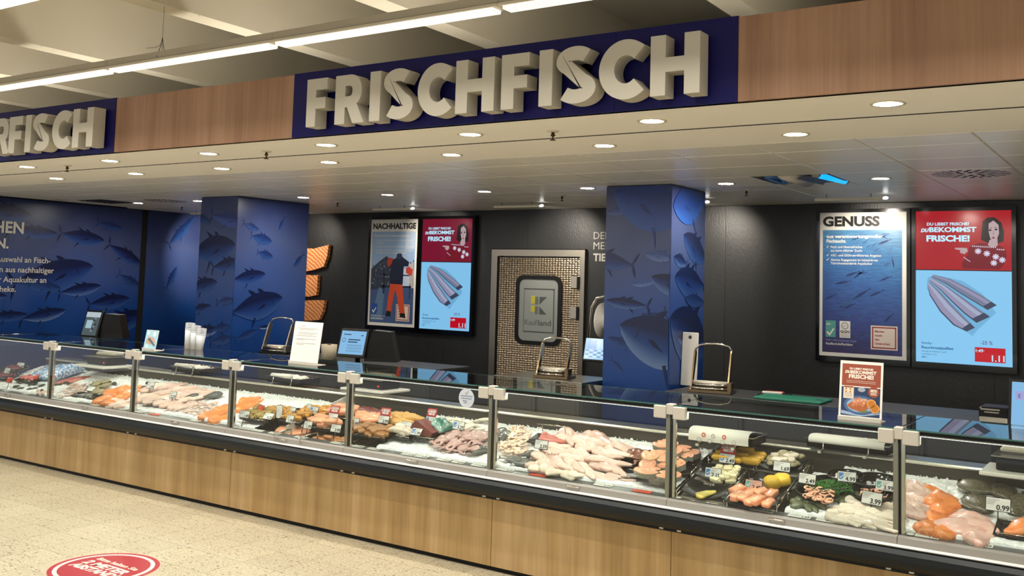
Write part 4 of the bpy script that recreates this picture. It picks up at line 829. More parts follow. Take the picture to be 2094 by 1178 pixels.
CRUST = fish_mat('crust_brown', '#8a5626', '#b98248', 14, rough=.5); YEL = fish_mat('batter_yellow', '#d79a1c', '#e6bb4a', 10, rough=.5); YEL2 = fish_mat('bright_yellow', '#e0ac12', '#efc93e', 8, rough=.35); AMBER = fish_mat('marinade_amber', '#b0701c', '#d8a040', 14, rough=.25); OLIVE = fish_mat('mussel_meat', '#8c7436', '#b99a58', 12, rough=.25)
SHELL = fish_mat('shell_dark', '#1d1e1a', '#4d4c3c', 16, rough=.25); GSHELL = fish_mat('shell_green', '#3b4630', '#6f7354', 14, rough=.25); OYS = fish_mat('oyster_shell', '#6f6546', '#c2b48c', 18, rough=.5); LEAF = mat('seaweed_green', '#2d6a1c', rough=.35, rnd=.25); PINKS = fish_mat('shrimp_pink', '#e0926a', '#f0c4a8', 12, rough=.25); CREAMS = fish_mat('shrimp_cream', '#e0b898', '#f0dccb', 10, rough=.25); CURRY = fish_mat('curry_fillet', '#c48a3a', '#dcae66', 9, rough=.35); SALAD = fish_mat('salad_cream', '#dccf9e', '#efe6c6', 16, rough=.35)
SLATE = mat('slate_black', '#141414', rough=.33); EYE = mat('fish_eye', '#0a0a0a', rough=.1)

# ------------------------------------------------------------ food: unit shapes, length 1 along x, width 1 along y, height 1
def loft(rows, m, mb=None, cap=True):
    mb = mb or MB(); n = len(rows[0]); vs = [p for r in rows for p in r]
    fs = [(i * n + k, (i + 1) * n + k, (i + 1) * n + (k + 1) % n, i * n + (k + 1) % n) for i in range(len(rows) - 1) for k in range(n)]
    if cap: fs += [tuple(range(n)), tuple(range(len(vs) - 1, len(vs) - n - 1, -1))]
    return mb.add(vs, fs, m, True)
def fillet(m, seed, tail=.35, bend=.1, blunt=.7):
    rows = []; n, k = 15, 14
    for i in range(n + 1):
        u = i / n; x = u - .5
        w = (1 - (1 - min(1, u / .22)) ** 2.2) ** .5 * (1 - (1 - tail) * max(0, (u - .35) / .65) ** 1.2) * (1 if u < .93 else max(.25, (1 - u) / .07) ** blunt)
        if u in (0, 1): w *= .35
        off = bend * math.sin(u * PI) * .6 + .06 * noise.noise((seed, u * 3, 0)); row = []
        for q in range(k):
            a = 2 * PI * q / k; c, s = math.cos(a), math.sin(a)
            y = .5 * w * c * (1 + .12 * noise.noise((seed * 3, u * 6, c * 2))) + off
            hz = (abs(s) ** .75) * (.55 + .45 * w) * (1 - .35 * u) * (1 + .35 * noise.noise((u * 5 + seed, c * 3, 1.7)))
            row.append((x, y, hz if s > 0 else -.12 * abs(s)))
        rows.append(row)
    return loft(rows, m).mesh('fillet')
def piece(m, seed, sq=.5):
    """portion cut: rounded block"""
    b = bmesh.new(); bmesh.ops.create_cube(b, size=1.0); bmesh.ops.subdivide_edges(b, edges=b.edges[:], cuts=3, use_grid_fill=True)
    for v in b.verts:
        p = v.co.copy(); s = p.normalized() * .62; v.co = p.lerp(s, 1 - sq); v.co += Vector((noise.noise(p * 3 + Vector((seed, 0, 0))), noise.noise(p * 3 + Vector((0, seed, 5))), noise.noise(p * 3 + Vector((2, 7, seed))))) * .09; v.co.z += .5
    for f in b.faces: f.smooth = True
    me = bpy.data.meshes.new('piece'); b.to_mesh(me); b.free(); me.materials.append(m); return me
def shrimp(m, seed):
    mb = MB(); a0 = 200 + seed * 20; P = []; r = []
    for i in range(11): u = i / 10; q = R(a0 * u - 90); P.append((.32 * math.cos(q), .36 * math.sin(q), .16 + .05 * u)); r.append(.17 * (1 - .75 * u) * (1.05 - .1 * (i % 2)) if i else .11)
    mb.tube(P, r, m, 8); e = Vector(P[-1]); mb.add([tuple(e), (e.x - .12, e.y + .10, e.z + .02), (e.x - .2, e.y - .02, e.z + .05), (e.x - .1, e.y - .12, e.z)], [(0, 1, 2), (0, 2, 3)], m, True); return mb.mesh('shrimp')
def mussel(m, seed, meat=None):
    mb = MB(); rows = []
    for i in range(11):
        u = i / 10; w = math.sin(PI * u ** .75) ** .7 * .5; row = []
        for q in range(12): a = 2 * PI * q / 12; row.append((u - .5, w * math.cos(a) + .08 * math.sin(u * 3), (.38 * w * 2 * math.sin(a) if not meat or math.sin(a) < 0 else .1 * w * math.sin(a)) + .3))
        rows.append(row)
    loft(rows, m, mb)
    if meat: mb.add([(.42 * math.cos(2 * PI * k / 10) * .8, .34 * math.sin(2 * PI * k / 10) * .8, .36) for k in range(10)] + [(0, 0, .58)], [(k, (k + 1) % 10, 10) for k in range(10)], meat, True)
    return mb.mesh('mussel')
def oyster(m, seed):
    mb = MB(); rows = []
    for i in range(10):
        u = i / 9; w = (math.sin(PI * (u * .92 + .04)) ** .6) * .5; rows.append([(u - .5, w * math.cos(2 * PI * q / 14) * (1 + .25 * noise.noise((seed, u * 4, q))), .25 + w * (.55 * math.sin(2 * PI * q / 14)) * (1 + .6 * noise.noise((u * 8, q * .9, seed)))) for q in range(14)])
    return loft(rows, m, mb).mesh('oyster')
def squid(m, seed):
    mb = MB(); P = [(.5 - .62 * i / 6, .05 * math.sin(i + seed), .22) for i in range(7)]; mb.tube(P, [.03, .10, .17, .2, .2, .17, .12], m, 9)
    for k in range(5):
        a = -.9 + .45 * k; Q = [(-.1, 0, .2)] + [(-.12 - .1 * j, .05 * a * j + .04 * math.sin(j * 2 + k + seed), .2 - .05 * j + .03 * math.sin(k * 3 + j)) for j in range(1, 5)]; mb.tube(Q, [.06, .05, .04, .03, .012], m, 6)
    mb.add([(.5, 0, .2), (.34, .22, .2), (.24, .1, .24), (.24, -.1, .24), (.34, -.22, .2)], [(0, 1, 2), (0, 2, 3), (0, 3, 4)], m, True); return mb.mesh('squid')
def octopus(m, seed):
    mb = MB(); rr = random.Random(seed); mb.tube([(-.12 + .06 * i, .04 * math.sin(i), .3) for i in range(6)], [.08, .22, .27, .25, .18, .08], m, 10)
    for k in range(7):
        a = 2 * PI * k / 7 + .3 * seed; P = []
        for j in range(9): u = j / 8; q = a + u * (1.6 if k % 2 else -1.3) * rr.uniform(.7, 1.3); d = .12 + .36 * u ** .8; P.append((d * math.cos(q), d * math.sin(q), .26 * (1 - u) + .08 + .05 * math.sin(j * 1.7 + k)))
        mb.tube(P, [.085 * (1 - .8 * j / 8) for j in range(9)], m, 7)
    return mb.mesh('octopus')
def fish(m, belly, flat=False):
    mb = MB(); rows = []; n = 14
    for i in range(n + 1):
        u = i / n; w = (math.sin(PI * min(1, u * 1.12) ** .7) ** .75 if u < .85 else .12 + (1 - u) * .5) * .5
        w = max(w, .05); rows.append([(.5 - u * .86, w * math.cos(2 * PI * q / 12), .42 + w * (.75) * math.sin(2 * PI * q / 12)) for q in range(12)])
    loft(rows, m, mb); z = .42
    mb.add([(-.34, 0, z), (-.5, .32, z + .12), (-.45, 0, z), (-.5, -.32, z - .05)], [(0, 1, 2), (0, 2, 3)], m, True)
    mb.add([(.2, .44, z), (0, .62, z), (-.18, .50, z), (-.2, .3, z), (.05, .45, z)], [(0, 1, 2, 3, 4)], m, True); mb.add([(.02, -.42, z), (-.12, -.62, z), (-.2, -.34, z)], [(0, 1, 2)], m, True)
    mb.add([(.16, -.1, z + .36), (.02, -.28, z + .38), (0, -.06, z + .36)], [(0, 1, 2)], belly, True)
    mb.lathe([(0, .03), (.03, .02), (.035, 0)], EYE, 8, Matrix(((.6, 0, 0, .40), (0, 2.2, 0, .04), (0, 0, 2.2, z + .17), (0, 0, 0, 1)))); return mb.mesh('whole_fish')
def flatfish(m, seed):
    mb = MB(); rows = []
    for i in range(15):
        u = i / 14; w = max(.04, math.sin(PI * min(1, u * 1.08) ** .8) ** .65 * .5) if u < .92 else .07 + (u - .92) * 2; rows.append([(.5 - u, w * math.cos(2 * PI * q / 12), .3 + .28 * (w ** .5) * math.sin(2 * PI * q / 12)) for q in range(12)])
    loft(rows, m, mb); N = 16
    for s in (1, -1): mb.add([p for i in range(N) for p in ((.38 - .05 * i, s * .5 * math.sin(PI * min(1, (.12 + .05 * i) * 1.08) ** .8) ** .65 * .95, .3), (.38 - .05 * i, s * (.6 * math.sin(PI * min(1, (.12 + .05 * i) * 1.08) ** .8) ** .65 + .03 * (i % 2)), .28))], [(2 * i, 2 * i + 2, 2 * i + 3, 2 * i + 1) for i in range(N - 1)], m, True)
    for y in (.04, .14): mb.lathe([(0, .04), (.03, .03), (.04, 0)], EYE, 8, Matrix(((.6, 0, 0, .42), (0, 1.4, 0, y), (0, 0, 1.6, .46), (0, 0, 0, 1))))
    return mb.mesh('flatfish')
def steak(m, seed):
    mb = MB(); P = []
    for k in range(26):
        a = 2 * PI * k / 26; r = .5 * (1 + .1 * math.cos(2 * a) + .05 * noise.noise((seed, math.cos(a), math.sin(a))))
        x, y = r * math.cos(a), r * math.sin(a) * .85
        if abs(a - PI) < .32: x += .30 * (1 - abs(a - PI) / .32)
        P.append((x, y))
    n = len(P); inn = [(x * .93, y * .93) for x, y in P]
    mb.add([(x, y, 0) for x, y in P] + [(x, y, .9) for x, y in P] + [(x, y, 1.0) for x, y in inn], [(i + a * n, (i + 1) % n + a * n, (i + 1) % n + (a + 1) * n, i + (a + 1) * n) for a in (0,) for i in range(n)], SILV, True)
    mb.add([(x, y, .9) for x, y in P] + [(x, y, 1.0) for x, y in inn] + [(x * .5 + .03, y * .5, .97 + .05 * (i % 2)) for i, (x, y) in enumerate(inn)] + [(.04, 0, .86)], [(i + a * n, (i + 1) % n + a * n, (i + 1) % n + (a + 1) * n, i + (a + 1) * n) for a in (0, 1) for i in range(n)] + [(2 * n + i, 2 * n + (i + 1) % n, 3 * n) for i in range(n)], m, True)
    mb.disc(.05, 0, .05, WSQ, None, .99, 10); return mb.mesh('steak')

VAR = {}
def variants(kind, maker, n=3):
    VAR[kind] = [maker(i) for i in range(n)]
for nm, m in (('orange_fillet', ORANGE), ('pale_fillet', PALE), ('white_fillet', WHITEF), ('rose_fillet', ROSE), ('red_fillet', REDF), ('dark_fillet', DARKRED), ('curry_fillet', CURRY), ('salmon_fillet', SALMON)): variants(nm, lambda i, m=m: fillet(m, i + 1.3, (.35, .5, .25)[i], (.1, -.12, .02)[i]))
for nm, m in (('salmon_piece', SALMON), ('smoked_piece', SMOKED), ('crust_piece', CRUST), ('amber_piece', AMBER), ('olive_piece', OLIVE), ('yellow_finger', YEL), ('pale_piece', PALE), ('salad_piece', SALAD), ('shrimp_meat', PINKS), ('white_piece', WHITEF)): variants(nm, lambda i, m=m: piece(m, i * 3.1 + 1, (.62, .5, .55)[i]))
variants('yellow_lobe', lambda i: piece(YEL2, i * 2.2, .25)); variants('pink_shrimp', lambda i: shrimp(PINKS, i)); variants('cream_shrimp', lambda i: shrimp(CREAMS, i)); variants('mussel', lambda i: mussel(SHELL, i)); variants('green_mussel', lambda i: mussel(GSHELL, i)); variants('open_mussel', lambda i: mussel(SHELL, i, OLIVE))
variants('oyster', lambda i: oyster(OYS, i * 1.7)); variants('squid', lambda i: squid(SQUID, i)); variants('white_squid', lambda i: squid(WSQ, i + 4)); variants('octopus', lambda i: octopus(OCTO, i + 1)); variants('brown_octopus', lambda i: octopus(OCTB, i + 1), 1)
variants('grey_fish', lambda i: fish(SKIN, SILV), 1); variants('silver_fish', lambda i: fish(SILV, SILV), 1); variants('mackerel', lambda i: fish(SKIN2, SILV), 1); variants('flatfish', lambda i: flatfish(SKIN2, i), 1); variants('salmon_steak', lambda i: steak(SALMON, i))
SLOPE = math.atan(.275); RS = Matrix.Rotation(SLOPE, 4, 'X'); CNT = [0]
def put(kind, x, y, L, W, H, yaw, label, cat, group=None, up=.012, name=None, tilt=0.0, flat=False, z=None, roll=0.0):
    CNT[0] += 1; me = VAR[kind][CNT[0] % len(VAR[kind])]
    Rm = (Matrix() if flat else RS) @ Matrix.Rotation(R(yaw), 4, 'Z') @ Matrix.Rotation(R(tilt), 4, 'Y') @ Matrix.Rotation(R(roll), 4, 'X')
    o = obj(name or kind, me, None, (x, y, (slope_y(y) if z is None else z) + up), Rm.to_euler()); o.scale = (L, W, H); return tag(o, label, cat, group)
def span(kind, p, W, H, label, cat, group=None, up=.010, **kw):
    """an item lying from (x0,y0) to (x1,y1)"""
    x0, y0, x1, y1 = p; d = math.hypot(x1 - x0, y1 - y0); return put(kind, (x0 + x1) / 2, (y0 + y1) / 2, d, W, H, math.degrees(math.atan2(y1 - y0, x1 - x0)), label, cat, group, up, **kw)
def heap(kind, quad, nx, ny, L, W, H, label, cat, group, yaw=0, jit=.25, spread=40, up=.010, seed=1, lift=.012, base=None):
    """items on a jittered grid inside a quad (front left, front right, back right, back left)"""
    q = random.Random(seed); a, b, c, d = [Vector((quad[2 * i], quad[2 * i + 1])) for i in range(4)]
    for j in range(ny):
        for i in range(nx):
            row = ['front row', 'second row', 'third row', 'fourth row', 'fifth row', 'sixth row', 'seventh row', 'eighth row', 'ninth row'][j] if j < ny - 1 or ny == 1 else 'rear row'
            lb = label + ', ' + ('' if ny == 1 else row + ', ') + ('only one' if nx == 1 else nth[i] + ' from left')
            u = (i + .5 + q.uniform(-jit, jit)) / nx; v = (j + .5 + q.uniform(-jit, jit)) / ny; p = (a.lerp(b, u)).lerp(d.lerp(c, u), v); s = q.uniform(.85, 1.15)
            put(kind, p.x, p.y, L * s, W * s, H * q.uniform(.85, 1.2), yaw + q.uniform(-spread, spread), lb, cat, group, up + q.uniform(0, lift), z=base, flat=base is not None)

# dishes, plates and racks
def tray_mesh(w, d, h=.02):
    mb = MB(); b = .82; mb.add([(x, y, z) for x, y, z in ((-w / 2 * b, -d / 2 * b, 0), (w / 2 * b, -d / 2 * b, 0), (w / 2 * b, d / 2 * b, 0), (-w / 2 * b, d / 2 * b, 0), (-w / 2, -d / 2, h), (w / 2, -d / 2, h), (w / 2, d / 2, h), (-w / 2, d / 2, h), (-w / 2, -d / 2, h + .004), (w / 2, -d / 2, h + .004), (w / 2, d / 2, h + .004), (-w / 2, d / 2, h + .004), (-w / 2 * b, -d / 2 * b, .005), (w / 2 * b, -d / 2 * b, .005), (w / 2 * b, d / 2 * b, .005), (-w / 2 * b, d / 2 * b, .005))],
        [(3, 2, 1, 0)] + [(i + 4 * a, (i + 1) % 4 + 4 * a, (i + 1) % 4 + 4 * a + 4, i + 4 * a + 4) for a in range(3) for i in range(4)] + [(12, 13, 14, 15)], SLATE); return mb
def curved_plate(w, d, lift=.035):
    mb = MB(); N = 10; t = .005; top = [(w * (i / N - .5), lift * abs(2 * i / N - 1) ** 2.2) for i in range(N + 1)]
    for s, o in ((1, t), (0, 0)): pass
    vs = [(x, y, z + e) for e in (0, t) for x, z in top for y in (-d / 2, d / 2)]; k = 2 * (N + 1); fs = []
    for i in range(N): a = 2 * i; fs += [(a, a + 1, a + 3, a + 2), (k + a, k + a + 2, k + a + 3, k + a + 1), (a, a + 2, k + a + 2, k + a), (a + 1, k + a + 1, k + a + 3, a + 3)]
    fs += [(0, k, k + 1, 1), (2 * N, 2 * N + 1, k + 2 * N + 1, k + 2 * N)]; return mb.add(vs, fs, SLATE, True)
def dish(x, y, w, d, label, up=.012, yaw=0, cat='tray', name='serving_tray', group=None, mb=None, tilt=True):
    t = tag(obj(name, None, None, (x, y, slope_y(y) + up), ((RS if tilt else Matrix()) @ Matrix.Rotation(R(yaw), 4, 'Z')).to_euler()), label, cat, group); (mb or tray_mesh(w, d)).build('tray', t)
    m = MB()
    for yy in (-d / 2 + .012, d / 2 - .012): m.tube([(-w / 2 + .015, yy, .026), (w / 2 - .015, yy, .026)], .003, CHROME, 6)
    return t, m
def bowl(x, y, r, label, up=.0, lean=0):
    t = tag(obj('bowl', None, None, (x, y, slope_y(y) + up), (SLOPE * .5 + R(lean), 0, 0)), label, 'bowl')
    MB().lathe([(0, 0), (r * .45, .0), (r * .75, .014), (r * .95, .038), (r, .058), (r * .97, .058), (r * .91, .04), (r * .70, .02), (r * .4, .008), (0, .007)], mat('bowl_black', '#0a0a0a', rough=.12, spec=.6), 24).build('body', t)
    MB().tube([(r * .985 * math.cos(2 * PI * k / 24), r * .985 * math.sin(2 * PI * k / 24), .059) for k in range(24)], .003, SLATE, 6, closed=True).build('rim', t); return t

# price tags on little stands
TAGW = pr('tag_white', '#d9d7d2'); TAGP = pr('tag_pink', '#cf9d8c'); TAGO = pr('tag_orange', '#dd4a28'); TAGR = pr('tag_red', '#a8242c')
def price(x, y, txt, label, yaw=0, card=None, logo=False, red=None, w=.10, h=.058, lift=.10, back=18):
    t = tag(obj('price_tag', None, None, (x, y, slope_y(y) + lift), (R(-back), 0, R(yaw))), label, 'price tag', 'price tags in the fish counter')
    MB().box(-w / 2, w / 2, -.001, .002, -h / 2, h / 2, SLATE).build('holder', t)
    M = uv(0, -.0014, 0); k = MB(); k.rect(-w / 2 + .003, -h / 2 + .003, w / 2 - .003, h / 2 - .003, card or TAGW, M, 0); ink = pr('black', '#151515')
    if txt: k.text(txt, w / 2 - .006, -h / 2 + .008, h * .36, ink, M, .0004, bold=.03, al='r')
    x0 = -w / 2 + .007 + (.03 if logo else 0)
    for i in range(4): k.rect(x0, h * (.30 - .11 * i), x0 + w * (.5, .36, .30, .26)[i] * (.8 if logo else 1), h * (.30 - .11 * i) + .0025, GREYP, M, .0004)
    if logo:
        c = pr('eco_teal', '#5c9a92') if logo == 'g' else pr('eco_blue2', '#3f78b4'); a = -w / 2 + .007; k.poly([(a, .020), (a + .025, .020), (a + .025, -.008), (a + .012, -.018), (a, -.010)], c, M, .0004); tick(k, a + .004, -.011, .02, TAGW, M, .0008)
    k.build('card', t)
    if red:
        k = MB(); k.box(-w * .48, w * .48, -.0008, .0008, h / 2, h / 2 + h * 1.0, TAGR); M2 = uv(0, -.0012, 0)
        k.text('DU LIEBST FRISCHE?', 0, h * 1.26, .006, TAGW, M2, 0, bold=.04, al='c', wid=w * .7); k.text('DU BEKOMMST', 0, h * 1.02, .011, TAGW, M2, 0, bold=.06, al='c', wid=w * .84); k.text('FRISCHE!', 0, h * .70, .014, TAGW, M2, 0, bold=.06, al='c', wid=w * .62); k.build('topper', t)
    MB().tube([(0, .002, -h / 2 + .004), (0, .006, -lift)], .003, SLATE, 6).build('pin', t); return t

# ------------------------------------------------------------ food, from the left edge to the right
# left edge: dark dishes
for i, (x, y, w) in enumerate(((-1.242, 0.309, .30), (-0.816, 0.321, .30), (-1.299, 0.429, .32))):
    lab = ('leftmost black dish with dark pieces behind an orange tag, at the left edge', 'black dish with reddish pieces in front of the blue patterned bag', 'black dish at the back of the left edge below a black price tag')[i]
    t, m = dish(x, y, w, .17, lab, up=.02 + (.03 if i == 2 else 0)); m.build('handle_rod', t)
    heap(('dark_fillet', 'red_fillet', 'dark_fillet')[i], (x - .1, y - .05, x + .1, y - .05, x + .1, y + .05, x - .1, y + .05), 3, 2, .10, .06, .03, ('dark fish piece on the leftmost black dish', '', 'dark fish piece on the rear black dish')[i] if i != 1 else 'reddish fish piece on the black dish before the blue bag', 'fish', 'fish pieces on the black dishes at the left edge' if i != 1 else 'reddish pieces on a black dish', up=.035 + (.03 if i == 2 else 0), seed=i)
price(-0.803, 0.103, '1.99', 'bright orange price tag at the left edge in front of a dark dish', card=TAGO); price(-0.578, 0.239, '', 'tilted blank orange tag left of the first glass post', card=TAGO, yaw=-15, back=40)
price(-1.187, 0.289, '2.99', 'black framed white price tag farthest left among the dark dishes'); price(-1.225, 0.446, '3.99', 'white price tag above the dark dishes, left of the blue bag', yaw=12)
# blue patterned bag
BAG = mat('bag_blue', '#5f8dc4', rough=.3, nz=(48, '#dfe7f2', .06), coat=.3)
t = thing('patterned_bag', 'crumpled light blue bag with white pattern lying on the ice', 'bag', (-0.650, 0.502, slope_y(.6)), (SLOPE, 0, 0)); mb = MB(); rows = []
for i in range(19):
    u = i / 18; rows.append([(.46 * (u - .5), .17 * c * (1 + .12 * noise.noise((u * 5, c, 1))), .01 + .10 * max(0, s) * (1 + .4 * noise.noise((u * 7, c * 2, s))) * (.5 + u * .6)) for c, s in ((math.cos(2 * PI * q / 16), math.sin(2 * PI * q / 16)) for q in range(16))])
loft(rows, BAG, mb); mb.build('body', t); MB().add([(-.23, -.06, .02), (-.29, -.09, .05), (-.30, .08, .06), (-.23, .07, .03), (-.22, 0, .06), (-.31, 0, .02)], [(0, 1, 5, 4), (4, 5, 2, 3)], BAG, True).build('flap', t)
heap('mussel', (-0.697, 0.075, -0.234, 0.123, -0.529, 0.320, -0.980, 0.255), 5, 2, .07, .035, .03, 'dark mussel on the ice left of the first glass post', 'mussel', 'mussels at the left edge', spread=90, seed=5)
heap('pale_piece', (-0.270, 0.049, -0.078, 0.046, -0.252, 0.158, -0.435, 0.153), 2, 2, .05, .03, .02, 'small pale fish piece left of the first post', 'fish', 'pale bits at the left edge', seed=6)
# first bay
for a, lab in (((-0.360, 0.303, -0.322, 0.549), 'long red fillet in front of the blue bag, nearest the glass post'), ((-0.297, 0.345, -0.260, 0.576), 'long red fillet beside the blue bag, middle of three'), ((-0.295, 0.413, -0.200, 0.589), 'long red fillet beside the blue bag, farthest back of three')): span('red_fillet', a, .07, .035, lab, 'fish fillet', 'red fillets')
heap('mussel', (-0.329, 0.286, -0.122, 0.348, -0.205, 0.410, -0.427, 0.344), 4, 1, .09, .04, .03, 'dark shell lying below the red fillets', 'mussel', 'shells below the red fillets', seed=7)
heap('squid', (0.104, 0.027, 0.281, 0.147, 0.064, 0.432, -0.137, 0.357), 4, 4, .13, .075, .05, 'small pink squid between the first two posts', 'squid', 'pink squid heap', yaw=60, spread=60, seed=8, lift=.03)
heap('oyster', (0.305, 0.229, 0.524, 0.258, 0.232, 0.526, 0.017, 0.503), 3, 3, .12, .10, .05, 'rough brown oyster behind the orange fillets', 'oyster', 'oysters by the orange fillets', spread=180, seed=9, lift=.03)
heap('mussel', (0.227, 0.417, 0.384, 0.455, 0.248, 0.557, 0.056, 0.539), 3, 1, .08, .04, .04, 'black mussel behind the oysters', 'mussel', 'mussels behind the oysters', spread=90, seed=10)
t, m = dish(0.378, 0.173, .34, .10, 'long black dish with a silver fish in front of the oysters'); m.build('handle_rod', t); put('silver_fish', 0.377, 0.144, .22, .06, .04, 10, 'small silver fish on the long black dish', 'fish', up=.03)
price(0.270, 0.260, '1.99', 'white price tag behind the oysters', yaw=-12, back=35); price(0.448, 0.161, '', 'second white card lying just below a price tag on the oysters', back=50)
for i, (a, lab) in enumerate((((0.677, 0.048, 0.651, 0.286), 'orange salmon fillet at the front left of the first orange group'), ((0.791, 0.040, 0.821, 0.289), 'orange salmon fillet, front right of the first orange group'), ((0.557, 0.220, 0.582, 0.482), 'orange salmon fillet lying on top of the first orange group'), ((0.771, 0.191, 0.785, 0.443), 'orange salmon fillet running behind the second glass post'), ((0.571, 0.348, 0.720, 0.514), 'orange salmon fillet at the back of the first orange group'))): span('orange_fillet', a, .15, .055, lab, 'salmon fillet', 'orange fillets by the second post')
heap('pale_fillet', (0.949, 0.040, 1.193, 0.035, 0.969, 0.198, 0.793, 0.202), 2, 2, .16, .07, .035, 'pale fillet in front of the first orange fillets', 'fish fillet', 'pale fillets left of the second post', yaw=40, spread=25, seed=12)
# second bay
heap('mussel', (0.792, 0.424, 0.968, 0.467, 0.887, 0.614, 0.654, 0.598), 4, 2, .085, .045, .035, 'dark mussel in the row behind the pale fillets', 'mussel', 'mussels behind the pale fillets', spread=90, seed=13)
price(1.007, 0.383, '1.49', 'price tag 1.49 just right of the second glass post'); price(1.493, 0.257, '2.29', 'small black framed price tag in the middle of the pale fillets', yaw=8, w=.075, h=.06)
heap('pale_fillet', (1.143, 0.193, 1.684, 0.207, 1.549, 0.595, 0.850, 0.604), 6, 4, .26, .10, .034, 'long pale fillet between second and third posts', 'fish fillet', 'pale fillets in the second bay', yaw=38, spread=18, seed=14, lift=.035)
for a, lab in (((1.187, 0.158, 1.445, 0.259), 'whole grey fish in front, right of the second post'), ((1.480, 0.291, 1.609, 0.465), 'whole grey fish in the middle of the second bay'), ((1.633, 0.409, 1.803, 0.546), 'whole grey fish left of the third post')): span('grey_fish', a, .11, .07, lab, 'fish', 'grey fish in the second bay')
heap('squid', (1.500, 0.150, 2.081, 0.108, 1.958, 0.404, 1.480, 0.352), 7, 4, .12, .07, .045, 'small rose squid before the grey fish', 'squid', 'rose squid pile', yaw=20, spread=70, seed=15, lift=.025)
for a, lab in (((2.056, 0.074, 2.167, 0.297), 'orange fillet at the front, left of the third post'), ((2.221, 0.043, 2.295, 0.210), 'orange fillet half hidden by the foot of the third post'), ((2.104, 0.210, 2.065, 0.422), 'orange fillet behind the third post')): span('orange_fillet', a, .15, .05, lab, 'salmon fillet', 'orange fillets left of the third post')
# third and fourth bay: orange fillets, ice, dark trays
for a, lab in (((2.232, 0.293, 2.292, 0.507), 'orange fillet right of the third post, front one'), ((2.195, 0.343, 2.262, 0.586), 'orange fillet right of the third post, middle one'), ((2.109, 0.447, 2.206, 0.609), 'thin orange fillet right of the third post, back one')): span('orange_fillet', a, .12, .045, lab, 'salmon fillet', 'orange fillets right of the third post')
def filled(x, y, w, d, lab, kind, nx, ny, L, W, H, ilab, cat, grp, seed, yaw=0, spread=40, up=.03, lift=.03):
    y = max(y, .124 + d * .5)
    t, m = dish(x, y, w, d, lab, up=up); m.build('handle_rod', t)
    heap(kind, (x - w * .40, y - d * .38, x + w * .40, y - d * .38, x + w * .40, y + d * .38, x - w * .40, y + d * .38), nx, ny, L, W, H, ilab, cat, grp, yaw, .25, spread, up + .016, seed, lift)
filled(2.663, 0.131, .34, .20, 'black tray of marinated mussel meat right of the third post', 'olive_piece', 8, 5, .055, .035, .03, 'brown mussel meat on the tray right of the third post', 'mussel', 'marinated mussels', 21)
filled(2.736, 0.294, .26, .18, 'black tray of amber marinated pieces behind the mussel meat', 'amber_piece', 6, 4, .065, .034, .03, 'amber marinated piece on the tray behind the mussel meat', 'seafood', 'amber pieces', 22)
filled(2.992, 0.260, .24, .17, 'black tray of amber marinated prawns with two small tags', 'amber_piece', 6, 4, .062, .034, .032, 'amber piece on the tray with two small tags', 'seafood', 'amber prawns', 23)
filled(3.076, 0.394, .26, .16, 'black tray of golden strips at the back of the dark trays', 'amber_piece', 5, 4, .10, .03, .028, 'golden strip on the rear tray', 'seafood', 'golden strips', 24, yaw=30, spread=25)
filled(3.328, 0.431, .24, .17, 'black tray of salmon cuts under the first red topped tag', 'salmon_piece', 3, 2, .12, .07, .045, 'salmon cut under the first red topped tag', 'salmon', 'salmon cuts at the back', 25, yaw=20, spread=20)
filled(3.335, 0.225, .28, .15, 'black tray of smooth salmon cuts in the middle row of trays', 'salmon_piece', 4, 2, .11, .065, .04, 'smooth salmon cut in the middle row', 'salmon', 'salmon cuts in the middle row', 26, spread=15)
filled(3.04, .19, .34, .12, 'black tray at the front with a large pale salmon triangle', 'salmon_piece', 2, 1, .17, .09, .05, 'large pale salmon triangle on the front tray', 'salmon', 'salmon triangles', 27, yaw=25, spread=10, up=-.078)
filled(3.455, .185, .36, .11, 'black tray at the front with brown skinned salmon cuts, left of the fourth post', 'smoked_piece', 5, 2, .085, .045, .035, 'brownish salmon cut on the tray by the fourth post', 'salmon', 'smoked cuts', 28, spread=20, up=-.076)
filled(3.502, 0.477, .30, .15, 'black tray of dark red fillets right of the fourth post', 'dark_fillet', 3, 2, .20, .07, .04, 'dark red fillet right of the fourth post', 'fish fillet', 'dark red fillets', 29, yaw=12, spread=8)
filled(3.682, 0.378, .32, .16, 'black tray with a broad pink salmon side under the 2.99 tag', 'salmon_fillet', 2, 2, .22, .10, .045, 'broad pink salmon side under the 2.99 tag', 'salmon fillet', 'pink salmon sides', 30, yaw=15, spread=8)
filled(3.927, 0.436, .30, .17, 'black tray of curry coloured fillets under the 3.19 tag', 'curry_fillet', 3, 2, .18, .08, .045, 'curry coloured fillet under the 3.19 tag', 'fish fillet', 'curry fillets', 31, yaw=20, spread=15)
filled(3.830, 0.204, .38, .15, 'black tray of crusted brown steaks at the front right of the fourth post', 'crust_piece', 8, 4, .07, .045, .032, 'crusted brown piece right of the fourth post', 'fish', 'crusted pieces', 32)
filled(4.080, 0.257, .22, .13, 'black tray of creamy white pieces left of the tuna block', 'white_piece', 4, 2, .075, .05, .035, 'creamy white piece left of the tuna block', 'fish', 'creamy pieces', 33)
t, m = dish(3.845, .195, .36, .12, 'flat black tray of patterned mackerel halves at the very front', up=-.055); m.build('handle_rod', t)
for i in range(6): put('mackerel', 3.70 + .058 * i, .195, .15, .055, .035, 72, 'patterned brown mackerel half on the flat front tray, %s from left' % nth[i], 'fish', 'mackerel halves', up=-.032)
RODS = MB()
